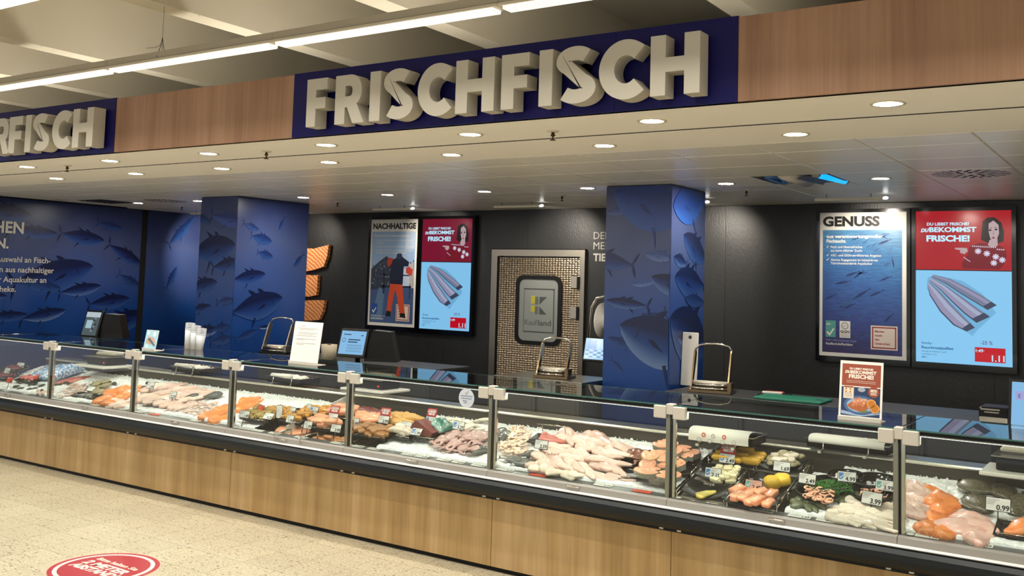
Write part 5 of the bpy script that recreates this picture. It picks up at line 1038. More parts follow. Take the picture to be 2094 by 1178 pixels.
for i, (a, b) in enumerate((((3.060, -0.030), (3.133, 0.076)), ((3.326, -0.028), (3.400, 0.085)), ((3.661, 0.195), (3.740, 0.282)), ((3.159, 0.160), (3.202, 0.270)))):
    RODS = MB(); RODS.tube([(a[0], a[1], slope_y(a[1]) + .055), (b[0], b[1], slope_y(b[1]) + .055)], .006, CHROME, 6); RODS.tube([(a[0], a[1], slope_y(a[1]) + .055), (a[0], a[1], slope_y(a[1]))], .005, CHROME, 6).tube([(b[0], b[1], slope_y(b[1]) + .055), (b[0], b[1], slope_y(b[1]))], .005, CHROME, 6)
    tag(RODS.build('divider_rod'), 'thin chrome rod between the dark trays, ' + ('left of the pale salmon triangle', 'right of the pale salmon triangle', 'right of the fourth post', 'behind the smooth salmon cuts')[i], 'divider', 'chrome rods between the trays')
for x, y, s, lab, kw in ((2.576, 0.105, '1.49', 'price tag 1.49 right of the third post in front of the orange fillets', dict(w=.115)), (2.618, 0.231, '', 'orange tag standing on the ice behind the mussel meat', dict(card=TAGO, w=.075)), (2.821, 0.130, '4.29', 'tilted white price tag over the mussel meat', dict(back=40)), (2.836, 0.226, '', 'narrow edge-on white tag with a red and white strip behind the amber pieces', dict(w=.05, h=.10, yaw=50)),
    (2.933, 0.272, '1.99', 'upper white tag of a stacked pair on the amber prawns', dict(yaw=-15, w=.085)), (3.055, 0.133, '1.99', 'lower white tag of a stacked pair on the amber prawns', dict(w=.08)), (3.109, 0.328, '3.19', 'white tag with a blue mark on the golden strips', dict(logo='b', w=.09)), (3.025, 0.358, '', 'narrow white card behind the golden strips', dict(w=.04, yaw=40)),
    (3.379, 0.260, '3.99', 'white price tag 3.99 below a red slogan card left of the fourth post', dict(red=1)), (3.299, 0.083, '1.99', 'white price tag on the middle row of trays, left of the smooth salmon', dict(w=.085)), (3.573, 0.093, '3.99', 'white price tag 3.99 in front of the smooth salmon', dict()),
    (3.634, 0.232, '3.99', 'price tag partly hidden by the fourth post', dict(w=.07)), (3.822, 0.331, '2.99', 'price tag 2.99 with a red slogan card right of the fourth post', dict(red=1)), (4.074, 0.287, '3.19', 'price tag 3.19 in front of the curry coloured fillets', dict()), (4.192, 0.412, '1.79', 'price tag with a red slogan card and a blue mark, above the tuna block', dict(red=1, logo='b', w=.09)),
    (4.230, 0.214, '1.99', 'leaning white tag with a blue mark left of the tuna block', dict(logo='b', back=40, w=.09)), (4.462, 0.394, '3.29', 'price tag 3.29 with a blue mark in the white squid', dict(logo='b'))): price(x, y, s, lab, **kw)
# tuna block and its stand
t = thing('tuna_block', 'deep red tuna block under green film on a steel stand', 'tuna', (4.245, 0.285, slope_y(.33) + .045), (SLOPE * .3, 0, R(-4)))
MB().prism([(-.13, 0), (.10, 0), (.12, .03), (-.02, .10), (-.05, .095)], .10, DARKRED, Matrix(((1, 0, 0, 0), (0, 0, -1, .05), (0, 1, 0, 0), (0, 0, 0, 1)))).build('meat', t)
FILM = mat('green_film', '#2f6a5c', rough=.25, nz=(20, '#8fa69c', .1), coat=.4); mb = MB(); rows = []
for i in range(11): u = i / 10; rows.append([(.02 + .17 * (u - .3), .09 * c + .10, .02 + .09 * max(0, s) * math.sin(PI * (.15 + .75 * u)) * (1 + .3 * noise.noise((u * 6, c * 2, s)))) for c, s in ((math.cos(2 * PI * q / 12), math.sin(2 * PI * q / 12)) for q in range(12))])
loft(rows, FILM, mb).build('film', t)
MB().box(-.15, .14, -.06, .14, -.012, -.002, STEEL, c=.002).build('stand_plate', t)
for x in (-.11, .10): MB().cyl((x, -.05, -.012), (x, -.05, -.05), .004, CHROME, 6).cyl((x, .12, -.012), (x, .12, -.05), .004, CHROME, 6).build('stand_leg', t)
heap('white_squid', (4.214, 0.445, 4.590, 0.497, 4.505, 0.692, 4.161, 0.598), 5, 3, .17, .09, .05, 'creamy white squid in the heap left of the fifth post', 'squid', 'white squid heap', yaw=20, spread=50, seed=34, lift=.03)
heap('octopus', (4.421, 0.198, 4.811, 0.191, 4.646, 0.478, 4.316, 0.402), 4, 3, .24, .20, .075, 'rosy purple octopus in the heap left of the fifth post', 'octopus', 'purple octopus heap', spread=180, seed=35, lift=.03)
for a, lab in (((4.741, 0.123, 4.804, 0.286), 'dark fish behind the foot of the fifth post'), ((4.965, 0.159, 5.168, 0.182), 'dark fish lying in front right of the fifth post'), ((5.025, 0.139, 5.249, 0.154), 'dark fish at the very front right of the fifth post'), ((5.075, 0.223, 5.184, 0.303), 'dark fish below the 2.59 tray'), ((4.802, 0.368, 4.706, 0.601), 'dark fish standing along the fifth post'), ((4.848, 0.349, 4.772, 0.566), 'second dark fish along the fifth post')): span('grey_fish', a, .09, .055, lab, 'fish', 'dark fish round the fifth post')
# fifth bay
heap('cream_shrimp', (4.910, 0.237, 5.109, 0.241, 4.907, 0.622, 4.731, 0.626), 5, 9, .10, .085, .06, 'shrimp in the pile right of the fifth post', 'shrimp', 'shrimp pile', spread=180, seed=36, lift=.03)
t, m = dish(5.161, 0.472, .26, .15, 'small tray of red tuna cuts behind the 2.59 tag', up=.03)
m.tube([(-.13, .08, .09), (.13, .08, .09)], .004, CHROME, 6).tube([(-.09, .08, .03), (-.09, .08, .09)], .003, CHROME, 6).tube([(.09, .08, .03), (.09, .08, .09)], .003, CHROME, 6); m.build('handle_rod', t); put('red_fillet', 5.213, 0.436, .20, .07, .045, 5, 'long red tuna cut behind the 2.59 tag, front one', 'fish fillet', up=.05); put('red_fillet', 5.185, 0.469, .18, .07, .045, -8, 'red tuna cut at the back of the small tray', 'fish fillet', up=.05)
price(5.222, 0.280, '2.59', 'price tag 2.59 on the small red tuna tray')
heap('rose_fillet', (5.206, 0.511, 5.550, 0.530, 5.488, 0.675, 5.174, 0.628), 4, 3, .20, .11, .034, 'rose coloured fillet at the back of the big pale heap', 'fish fillet', 'rose fillets', yaw=-30, spread=30, seed=37, lift=.03)
heap('pale_fillet', (5.260, 0.098, 5.905, 0.124, 5.679, 0.624, 5.165, 0.515), 9, 7, .19, .075, .030, 'pale pink fillet in the big heap below the steel door', 'fish fillet', 'big heap of pale fillets', yaw=-20, spread=32, seed=38, lift=.045)
heap('white_fillet', (5.291, 0.050, 5.663, 0.047, 5.636, 0.215, 5.277, 0.215), 5, 2, .13, .09, .028, 'small whitish fillet along the front of the big pale heap', 'fish fillet', 'whitish fillets in front', yaw=-10, spread=50, seed=39, lift=.03)
put('brown_octopus', 5.817, 0.430, .30, .26, .10, 20, 'glossy brown octopus left of the salmon steaks', 'octopus', up=.02)
t, m = dish(6.012, 0.403, .50, .40, 'large black slate under the salmon steaks', up=.012, yaw=25); m.build('handle_rod', t)
heap('salmon_steak', (6.010, 0.077, 6.227, 0.094, 6.175, 0.587, 5.908, 0.585), 4, 5, .125, .125, .034, 'thick salmon steak on the slate at the sixth post', 'salmon steak', 'salmon steaks', yaw=0, spread=180, seed=40, up=.035, lift=.05)
# sixth bay: racks with black plates
WOODL = mat('pale_slat', '#8b8074', rough=.6, nz=(30, '#a2978a', .2), stretch=(.1, 1, 1))
def rack(x, y, w, d, label):
    t = tag(obj('plate_rack', None, None, (x, y, slope_y(y) + .006), RS.to_euler()), label, 'rack', 'steel racks under the black plates')
    for i in range(4): yy = -d / 2 + d * (i + .5) / 4; MB().box(-w / 2 + .012, w / 2 - .012, yy - d * .1, yy + d * .1, .012, .018, WOODL).build('slat', t)
    for s in (-1, 1):
        MB().tube([(s * w / 2, -d / 2, -.075), (s * w / 2, -d / 2, .055), (s * w / 2, d / 2, .055), (s * w / 2, d / 2, -.075)], .004, CHROME, 6).tube([(s * w / 2, -d / 2, .03), (s * w / 2, d / 2, .03)], .004, CHROME, 6).build('side_rail', t)
    MB().tube([(-w / 2, -d / 2, .012), (w / 2, -d / 2, .012)], .004, CHROME, 6).tube([(-w / 2, d / 2, .012), (w / 2, d / 2, .012)], .004, CHROME, 6).build('cross_rod', t)
RX = [(6.442, 0.121, 'front left'), (6.713, 0.149, 'front right'), (6.423, 0.356, 'middle left'), (6.726, 0.309, 'middle right'), (6.438, 0.591, 'rear left'), (6.728, 0.574, 'rear right')]
for x, y, s in RX: rack(x, y, .30 if 'middle' not in s else .29, .17, 'low steel rack under a black plate, %s of six' % s)
def plate(x, y, w, d, label, up=.03, yaw=0):
    t = tag(obj('black_plate', None, None, (x, y, slope_y(y) + up), (RS @ Matrix.Rotation(R(yaw), 4, 'Z')).to_euler()), label, 'plate'); curved_plate(w, d).build('body', t); MB().tube([(-w / 2, -d / 2, .0365), (-w / 2, d / 2, .0365)], .003, SLATE, 6).tube([(w / 2, -d / 2, .0365), (w / 2, d / 2, .0365)], .003, SLATE, 6).build('rim', t)
for x, y, w, lab in ((6.440, 0.125, .25, 'curved black plate with one yellow fillet, front left'), (6.715, 0.104, .30, 'black plate of salmon slices, front middle'), (6.446, 0.336, .27, 'black plate of creamy seafood salad under the 2.19 tag'), (6.778, 0.323, .25, 'curved black plate with two bright yellow pieces'), (6.435, 0.599, .30, 'black plate of golden fish fingers'), (6.723, 0.572, .28, 'black plate of opened oysters under the 1.69 tag')): plate(x, y, w, .16, lab)
span('white_fillet', (6.416, 0.021, 6.494, 0.121), .07, .02, 'single pale yellow fillet alone on the front left plate', 'fish fillet', up=.045).data = fillet(mat('pale_yellow', '#c4ad48', rough=.4, nz=(20, '#d9c870', .2)), 9.0)
heap('yellow_finger', (6.360, 0.426, 6.591, 0.442, 6.590, 0.610, 6.355, 0.576), 3, 3, .115, .042, .036, 'golden battered fish finger on the rear left plate', 'fish finger', 'golden fish fingers', yaw=8, spread=30, seed=50, up=.05, lift=.03)
heap('oyster', (6.674, 0.474, 6.836, 0.490, 6.819, 0.636, 6.648, 0.599), 4, 3, .085, .065, .05, 'opened oyster with pale flesh on the rear right plate', 'oyster', 'oysters on the plate', spread=180, seed=51, up=.05, lift=.03)
heap('white_piece', (6.686, 0.464, 6.838, 0.484, 6.822, 0.609, 6.662, 0.575), 3, 2, .05, .04, .022, 'pale oyster flesh on the rear right plate', 'oyster', 'oyster flesh on the plate', spread=180, seed=62, up=.085, lift=.01)
heap('salad_piece', (6.433, 0.198, 6.557, 0.218, 6.530, 0.382, 6.390, 0.352), 7, 5, .038, .028, .026, 'creamy piece of seafood salad on the middle left plate', 'salad', 'seafood salad', spread=180, seed=52, up=.045, lift=.03)
for p, lab in (((6.773, 0.256), 'bright yellow piece, left one on its plate'), ((6.814, 0.300), 'bright yellow piece, right one on its plate')): put('yellow_lobe', p[0], p[1], .085, .075, .06, 30, lab, 'fish', up=.05)
heap('salmon_piece', (6.633, -0.005, 6.839, 0.017, 6.822, 0.178, 6.594, 0.154), 5, 2, .085, .05, .035, 'salmon slice laid in a row on the front middle plate', 'salmon', 'salmon slices on the front plate', yaw=70, spread=12, seed=53, up=.045, lift=.02)
for x, y, s, lab, kw in ((6.438, 0.423, '2.49', 'price tag 2.49 with a red slogan card on the golden fish fingers', dict(red=1, logo='b')), (6.772, 0.414, '1.69', 'price tag 1.69 on the plate of oysters', dict()), (6.432, 0.221, '2.19', 'price tag 2.19 with a blue mark on the seafood salad', dict(logo='b')), (6.702, 0.145, '2.49', 'pinkish price tag 2.49 behind the salmon slices', dict(card=TAGP, logo='g')),
    (6.952, 0.307, '2.49', 'white price tag 2.49 left of the green seaweed', dict(yaw=-6)), (7.145, 0.393, '4.99', 'price tag 4.99 with a small blue fish logo behind the seaweed', dict(yaw=8, logo='b')), (7.357, 0.350, '3.99', 'price tag 3.99 with a green mark next to the seventh post', dict(logo='g')), (7.329, 0.187, '3.99', 'tilted price tag 3.99 on the front right bowl', dict(yaw=-14, w=.115, h=.068)), (7.912, 0.308, '0.99', 'large price tag 0.99 among the flatfish at the right', dict(w=.115, h=.068))): price(x, y, s, lab, **kw)
# bowls
for x, y, r, lab in ((7.019, 0.274, .115, 'black bowl of peeled shrimp at the front left of four bowls'), (7.062, 0.387, .13, 'black bowl of green seaweed salad'), (7.110, 0.504, .10, 'black bowl with white shell meat behind the seaweed'), (7.299, 0.342, .11, 'black bowl of pink shrimp at the front right'), (7.273, 0.492, .125, 'nearly empty black bowl beside the seventh post')): bowl(x, y, r, lab, up=.005)
heap('pink_shrimp', (6.989, 0.136, 7.132, 0.138, 7.117, 0.238, 6.968, 0.267), 7, 5, .058, .05, .042, 'peeled pink shrimp in the front left bowl', 'shrimp', 'peeled shrimp in a bowl', spread=180, seed=55, up=.05, lift=.03)
heap('pink_shrimp', (7.253, 0.241, 7.374, 0.224, 7.372, 0.339, 7.238, 0.337), 5, 4, .055, .045, .04, 'pink shrimp in the front right bowl', 'shrimp', 'pink shrimp in a bowl', spread=180, seed=56, up=.045, lift=.03)
heap('white_piece', (7.094, 0.414, 7.174, 0.414, 7.160, 0.498, 7.082, 0.486), 3, 2, .06, .04, .03, 'white shell meat in the bowl behind the seaweed', 'seafood', 'white shell meat', spread=180, seed=57, up=.045)
x, y = 7.074, 0.344; mb = MB(); q = random.Random(5)
for k in range(420):
    a, r = q.uniform(0, 2 * PI), .115 * q.random() ** .5; h = .055 + .035 * (1 - r / .115) * q.random(); b = q.uniform(0, 2 * PI); L = q.uniform(.015, .035)
    P = [(r * math.cos(a) + L * math.cos(b + .6 * j) * j / 2, r * math.sin(a) + L * math.sin(b + .6 * j) * j / 2, h + .012 * math.sin(j * 1.5 + a)) for j in range(3)]; mb.tube(P, .0022, LEAF, 3)
o = mb.build('seaweed_salad', None, (x, y, slope_y(y) + .0), (SLOPE * .5, 0, 0)); tag(o, 'heap of shredded bright green seaweed in a black bowl', 'salad', kind='stuff')
heap('green_mussel', (6.899, 0.144, 7.058, 0.111, 7.091, 0.191, 6.945, 0.237), 4, 2, .105, .05, .04, 'green lipped mussel in front of the shrimp bowl', 'mussel', 'green mussels in front', spread=70, seed=58)
heap('green_mussel', (7.122, 0.248, 7.234, 0.256, 7.208, 0.384, 7.145, 0.375), 3, 2, .10, .05, .045, 'dark green mussel between the two front bowls', 'mussel', 'green mussels between the bowls', spread=80, seed=59)
heap('white_fillet', (7.162, 0.035, 7.481, 0.040, 7.439, 0.274, 7.209, 0.231), 8, 4, .15, .062, .028, 'soft white fillet left of the seventh post', 'fish fillet', 'white fillets left of the seventh post', yaw=-15, spread=30, seed=60, lift=.03)
# last bay
heap('pale_fillet', (7.480, 0.199, 7.586, 0.213, 7.523, 0.578, 7.399, 0.600), 3, 5, .17, .09, .04, 'pale fillet right of the seventh post', 'fish fillet', 'pale fillets right of the seventh post', yaw=-15, spread=25, seed=61, lift=.025)
for i, (a, W, lab) in enumerate((((7.600, 0.060, 7.651, 0.214), .15, 'front left orange fillet in the right hand bay'), ((7.671, 0.044, 7.711, 0.202), .13, 'front right orange fillet in the right hand bay'), ((7.594, 0.210, 7.694, 0.260), .13, 'orange fillet in the middle of the right hand bay'), ((7.603, 0.284, 7.720, 0.425), .12, 'orange fillet lying crosswise in the right hand bay'), ((7.576, 0.342, 7.605, 0.539), .13, 'upright orange fillet at the back left of the right hand bay'), ((7.566, 0.480, 7.729, 0.416), .14, 'long orange fillet at the back of the right hand bay'), ((7.518, 0.537, 7.611, 0.506), .08, 'small orange tip at the very back of the right hand bay'))): span('orange_fillet', a, W, .05, lab, 'salmon fillet', 'orange fillets in the right bay')
for a, W, lab in (((7.722, 0.096, 7.789, 0.358), .26, 'large pale pink fillet beside the orange fillets'), ((7.742, 0.292, 7.928, 0.162), .20, 'long pale pink fillet pointing right'), ((7.810, 0.048, 7.907, 0.157), .15, 'short pale pink fillet at the front')): span('rose_fillet', a, W, .05, lab, 'fish fillet', 'large pale fillets in the right bay')
for a, W, lab in (((7.874, 0.579, 7.669, 0.663), .15, 'dark flatfish at the back left of the 0.99 tag'), ((7.859, 0.349, 7.745, 0.525), .14, 'dark flatfish left of the 0.99 tag'), ((7.939, 0.514, 7.859, 0.693), .12, 'dark flatfish behind the 0.99 tag'), ((7.979, 0.363, 8.019, 0.615), .16, 'dark flatfish cut by the right edge')): span('flatfish', a, W, .09, lab, 'flatfish', 'flatfish in the right bay')
t, m = dish(8.060, 0.222, .30, .17, 'black slate under the salmon side at the right edge', up=.014); m.build('handle_rod', t); span('orange_fillet', (8.115, 0.309, 7.955, 0.152), .15, .06, 'big orange salmon side cut by the right edge', 'salmon fillet', up=.03)

# ------------------------------------------------------------ on the rear shelf
def paper_tray(x, y, label, paper, w=.36, d=.24):
    t = thing('paper_tray', label, 'tray', (x, y, .925), group='wire trays of wrapping paper'); m = MB()
    m.box(-w / 2, w / 2, -d / 2, d / 2, 0, .004, BLACKM); m.box(-w / 2, w / 2, -d / 2, -d / 2 + .005, 0, .045, BLACKM).box(-w / 2, w / 2, d / 2 - .005, d / 2, 0, .045, BLACKM).box(-w / 2, -w / 2 + .005, -d / 2, d / 2, 0, .045, BLACKM).box(w / 2 - .005, w / 2, -d / 2, d / 2, 0, .045, BLACKM).build('tray', t)
    MB().tube([(-w / 2 - .01, -d / 2 - .01, .05), (w / 2 + .01, -d / 2 - .01, .05), (w / 2 + .01, d / 2 + .01, .05), (-w / 2 - .01, d / 2 + .01, .05)], .004, CHROME, 6, closed=True).build('rim_wire', t)
    for xx in (-w * .28, w * .28): MB().tube([(xx, -d / 2 - .01, .05), (xx, -d / 2 - .02, .0), (xx - .02, -d / 2 - .02, -.02), (xx - .02, -.06, -.022)], .004, CHROME, 6).box(xx - .03, xx - .012, -d / 2 - .03, -d / 2 - .012, -.028, -.014, CLAMP).build('hook', t)
    m = MB(); ro = random.Random(len(label))
    if paper == 'roll' or paper == 'dots':
        P = []; n = 18
        for i in range(n + 1): u = i / n; a = R(-100 + 250 * u); P.append((-d / 2 - .035 + .055 * math.cos(PI - a) if False else -d / 2 + .02 - .05 * math.sin(a * .9 + .5), .045 + .045 * math.cos(a * .9 - .6)))
        P = [(.10, .05), (.04, .062), (-.02, .072), (-.08, .078), (-.125, .072), (-.145, .055), (-.150, .035), (-.149, .018), (-.148, .004)] if paper == 'dots' else [(.10, .05), (.03, .06), (-.04, .068), (-.10, .07), (-.13, .062), (-.142, .048), (-.14, .034), (-.125, .028)]
        vs = [(x_ * w, y_, z_ + e) for e in (0, .003) for (y_, z_) in P for x_ in (-.47, .47)]; k = len(P) * 2; fs = []
        for i in range(len(P) - 1): a = 2 * i; fs += [(a, a + 1, a + 3, a + 2), (k + a, k + a + 2, k + a + 3, k + a + 1), (a, a + 2, k + a + 2, k + a), (a + 1, k + a + 1, k + a + 3, a + 3)]
        m.add(vs, fs, PAPER, True)
        if paper == 'dots':
            q = uv(0, -.1525, .008, (1, 0, 0), (0, .06, 1))
            for i, (dx, dy, c) in enumerate(((-.09, .045, 'r'), (-.03, .043, 'g'), (.04, .045, 'r'), (.1, .02, 'g'), (.03, .016, 'g'), (-.05, .014, 'g'), (-.12, .016, 'g'))): col = pr('dot_red', '#cf6a5a') if c == 'r' else pr('dot_grey', '#b9b5ac'); m.disc(dx, dy - .01, .014, col, q, .0, 12); m.disc(dx, dy - .01, .006, PAPER, q, .0006, 8)
    else:
        rows = []
        for i in range(13): u = i / 12 - .5; rows.append([(u * w * .8, -.02 + .08 * math.cos(2 * PI * q / 10) * (1 - abs(u) * .6), .03 + .035 * max(-.3, math.sin(2 * PI * q / 10)) * (1 + .6 * noise.noise((u * 6, q, 3)))) for q in range(10)])
        loft(rows, PAPER, m); m.tube([(-w * .42, -d * .40, .055), (w * .2, -d * .45, .06)], .022, PAPER, 9)
    m.build('wrapping_paper', t); return t
paper_tray(6.393, 0.533, 'wire tray with spotted wrapping paper hanging over its front', 'dots', .40); paper_tray(7.062, 0.809, 'wire tray with a plain white paper roll under the red notice', 'roll', .46); paper_tray(1.063, 0.834, 'black wire tray with crumpled white paper above the pale fillets', 'crumple', .42); paper_tray(2.306, 0.877, 'black wire tray with white paper below the white notice', 'sheet', .40)

def till(x, y, z0, scr_x, scr_y, scr_z, label, img, pan=None, yaw=0, sw=.25, sh=.20):
    """counter scale: base with pan on the shelf, display head on a pole"""
    t = thing('counter_scale', label, 'scale', (x, y, .903)); P = Matrix.Translation((scr_x - x, scr_y - y, scr_z - .903)) @ Matrix.Rotation(R(yaw), 4, 'Z') @ Matrix.Rotation(R(-16), 4, 'X')
    MB().cyl((scr_x - x + .02, scr_y - y + .05, 0), (scr_x - x + .02, scr_y - y + .05, scr_z - .903 - sh * .5), .022, BLACKM, 12).box(scr_x - x - .07, scr_x - x + .11, scr_y - y - .03, scr_y - y + .13, 0, .02, BLACKM, c=.004).build('pole', t)
    MB().box(-sw / 2 - .016, sw / 2 + .016, .0, .035, -sh / 2 - .022, sh / 2 + .022, BLACKM, P, c=.006).build('head', t)
    S = P @ uv(0, -.001, 0); m = MB(); img(m, S, sw, sh); m.build('display', t)
    B = Matrix.Translation((scr_x - x + sw * .75, scr_y - y + .16, scr_z - .903 - .01)) @ Matrix.Rotation(R(yaw + 20), 4, 'Z')
    MB().prism([(-.13, -.14), (.15, -.14), (.09, .11), (-.06, .12)], .16, BLACKM, B @ Matrix(((1, 0, 0, 0), (0, 0, -1, .08), (0, 1, 0, 0), (0, 0, 0, 1)))).build('rear_display', t)
    if pan:
        w, d = .36, .26; MB().box(-w / 2 - .05, w / 2 + .07, -.19, .16, .0, .022, WHITEP, c=.005).build('board', t); MB().box(-w / 2 + .02, w / 2 - .02, -.10, .13, .022, .085, BLACKM, c=.006).build('base', t); MB().box(-w / 2, w / 2, -.14, .14, .098, .104, STEEL, c=.002).cyl((0, 0, .085), (0, 0, .1), .05, STEEL_D, 12).build('pan', t)
        MB().box(-w / 2 + .03, w / 2 - .05, -.02, .12, .104, .14, mat('scale_paper', '#b5ab96', rough=.6), c=.012).build('paper_stack', t); MB().cyl((w * .33, -.101, .05), (w * .33, -.104, .05), .008, mat('red_lamp', '#300500', emit=('#ff3a10', 1.4)), 10).build('indicator', t)
    return t
def img_food(m, S, w, h):
    m.rect(-w / 2, -h / 2, w / 2, h / 2, screen('photo', '#5a6a70', .7), S); m.rect(-w / 2, h * .28, w / 2, h / 2, screen('pale', '#c6d6da', .8), S, .0008); m.rect(-w * .36, -h * .2, w * .05, h * .15, screen('card', '#a8c6d4', .9), S, .0008)
    for i in range(7): m.disc(w * (.1 + .05 * (i % 4)), -h * (.3 - .09 * i), .016, screen('bits' + str(i % 2), ('#8b9a98', '#39464c')[i % 2], .7), S, .0008, 9)
    m.text('- - -', -w * .3, h * .36, .014, BLACKM, S, .0012)
def img_menu(m, S, w, h):
    m.rect(-w / 2, -h / 2, w / 2, h / 2, screen('menu', '#86bce6'), S); tx = screen('menu_text', '#2a4a68')
    m.rect(-w * .40, h * .32, -w * .10, h * .36, tx, S, .0008); m.rect(w * .3, h * .3, w * .4, h * .34, tx, S, .0008); m.disc(-w * .36, h * .10, .018, tx, S, .0008, 12); m.disc(-w * .36, h * .10, .014, screen('menu', '#86bce6'), S, .0012, 12)
    m.rect(-w * .18, h * .10, w * .30, h * .15, tx, S, .0008); m.rect(-w * .18, h * .0, w * .20, h * .05, tx, S, .0008)
    for i in range(3): m.rect(-w * .2, -h * (.08 + .12 * i), w * .4, -h * (.16 + .12 * i), screen('menu_row', '#75a6cc'), S, .0008)
till(3.058, 1.091, .903, 2.905, .95, 1.30, 'scale left of the fisherman poster with a bright blue touch screen', img_menu, True, yaw=8)
till(-0.072, 0.647, .903, -0.810, .95, 1.282, 'scale at the left before the blue wall, its screen showing food', img_food, True, yaw=10, sw=.20, sh=.25)
def img_right(m, S, w, h):
    m.rect(-w / 2, -h / 2, w / 2, h / 2, screen('menu', '#86bce6'), S); m.rect(-w * .42, h * .12, -w * .1, h * .3, screen('menu_btn', '#a5a4da'), S, .0008); m.text('E', -w * .36, h * .16, .022, screen('menu_text', '#2a4a68'), S, .0012)
till(8.019, 0.733, .903, 8.024, .90, 1.251, 'scale cut off by the right edge with a bright blue screen', img_right, True, yaw=0, sw=.24, sh=.26)
t = thing('receipt_printer', 'black printer box left of the screen at the right edge', 'printer', (7.776, 1.05, .903)); zt = 1.220 - .903
MB().box(-.05, .11, -.08, .12, .22, zt, BLACKM, c=.01).build('housing', t); MB().cyl((.03, .02, 0), (.03, .02, .22), .03, BLACKM, 12).build('pole', t); MB().box(-.045, .10, -.088, -.08, .235, .262, STEEL).build('paper_slot', t)
m = MB(); m.rect(-.04, .30, .06, .308, GREYP, uv(0, -.0812, 0)); m.rect(-.02, .285, .055, .292, GREYP, uv(0, -.0812, 0)); m.build('print', t)
# ------------------------------------------------------------ notices standing on the glass
GT = 1.173
def notice(x, y, w, h, label, draw, foot=WHITEP, lean=8, yaw=0):
    t = thing('table_notice', label, 'sign', (x, y, GT), (0, 0, R(yaw))); P = Matrix.Rotation(R(-lean), 4, 'X')
    MB().box(-w / 2, w / 2, 0, .003, .004, h, foot, P).build('holder', t); MB().prism([(-.012, 0), (.09, 0), (.09, .003), (.003, .006), (-.010, .02), (-.014, .02)], w, foot, Matrix.Translation((-w / 2, 0, 0)) @ YZ).build('foot', t)
    m = MB(); draw(m, P @ uv(-w / 2, -.0012, .018), w, h - .022); m.build('print', t)
def pr_letter(m, M, w, h):
    m.rect(0, 0, w, h, pr('sheet', '#e2dfd8'), M); g = pr('line_grey', '#8b8983')
    for y, a, b in ((.90, .2, .4), (.84, .12, .86), (.81, .18, .72), (.73, .18, .86), (.69, .18, .76), (.65, .12, .82), (.57, .14, .84), (.545, .14, .40), (.46, .14, .84), (.425, .14, .42)): m.rect(a * w, y * h, b * w, (y + .010) * h, g, M, .0006)
def pr_red(m, M, w, h):
    m.rect(0, 0, w, h, pr('sheet', '#e2dfd8'), M); RD = pr('brick', '#8f4a38'); m.rect(.05 * w, .56 * h, .95 * w, .96 * h, RD, M, .0006); m.rect(.05 * w, .02 * h, .95 * w, .54 * h, pr('plate_navy', '#2b3c5c'), M, .0006)
    W2 = pr('warm_white', '#e6d9cc'); m.text('DU LIEBST FRISCHE?', .5 * w, .86 * h, .009, W2, M, .0012, bold=.05, al='c', wid=.55 * w); m.text('DU', .12 * w, .79 * h, .013, W2, M, .0012, bold=.06, shear=.25); m.text('BEKOMMST', .25 * w, .785 * h, .0165, W2, M, .0012, bold=.04, wid=.60 * w); m.text('FRISCHE!', .21 * w, .70 * h, .0195, W2, M, .0012, bold=.045, wid=.58 * w)
    for i in range(2): m.rect(.16 * w, (.65 - .03 * i) * h, .84 * w, (.655 - .03 * i) * h, W2, M, .0012)
    m.disc(.5 * w, .22 * h, .085, pr('plate_blue', '#47648e'), M, .001, 24, .05); m.disc(.5 * w, .22 * h, .07, pr('plate_pale', '#93a8c2'), M, .0013, 24, .038)
    m.poly([(.18 * w, .20 * h), (.3 * w, .27 * h), (.66 * w, .28 * h), (.68 * w, .16 * h), (.5 * w, .11 * h), (.3 * w, .14 * h)], pr('bread', '#a8623a'), M, .0016)
    for i in range(16): m.disc((.34 + .30 * ((i * 7) % 11) / 11) * w, (.22 + .13 * ((i * 5) % 9) / 9) * h, .0085, pr('prawn%d' % (i % 2), ('#d59a74', '#c47a58')[i % 2]), M, .002 + .0001 * i, 9)
    for x, y in ((.76, .26), (.84, .18)): m.disc(x * w, y * h, .024, pr('orange_rind', '#d69a52'), M, .0036, 16); m.disc(x * w, y * h, .018, pr('orange_flesh', '#b8732c'), M, .004, 16)
    m.disc(.56 * w, .12 * h, .03, pr('lettuce', '#6d7a48'), M, .0015, 10, .008); m.poly([(.06 * w, .05 * h), (.5 * w, .02 * h), (.94 * w, .08 * h), (.94 * w, .13 * h), (.5 * w, .06 * h), (.06 * w, .11 * h)], pr('plate_pale', '#93a8c2'), M, .001)
    m.rect(.10 * w, .33 * h, .34 * w, .56 * h, pr('recipe', '#ddd0c0'), M, .0014); m.rect(.11 * w, .525 * h, .33 * w, .55 * h, RD, M, .002)
    for i in range(4): m.disc((.16 + .10 * (i % 2)) * w, (.50 - .05 * (i // 2)) * h, .005, pr('orange_flesh', '#b8732c'), M, .002, 8); m.rect(.13 * w, (.42 - .02 * i) * h, .31 * w, (.425 - .02 * i) * h, pr('line_grey', '#8b8983'), M, .002)
    m.disc(.80 * w, .47 * h, .029, RD, M, .0014, 18); m.text('FISCH', .80 * w, .47 * h, .009, W2, M, .002, bold=.05, al='c', wid=.034)
    for i, q in enumerate((.505, .445, .42)): m.rect(.73 * w, q * h, .87 * w, (q + .012) * h, W2, M, .002)
    m.disc(.52 * w, .50 * h, .02, pr('jug', '#9aa0ac'), M, .0012, 12, .012)
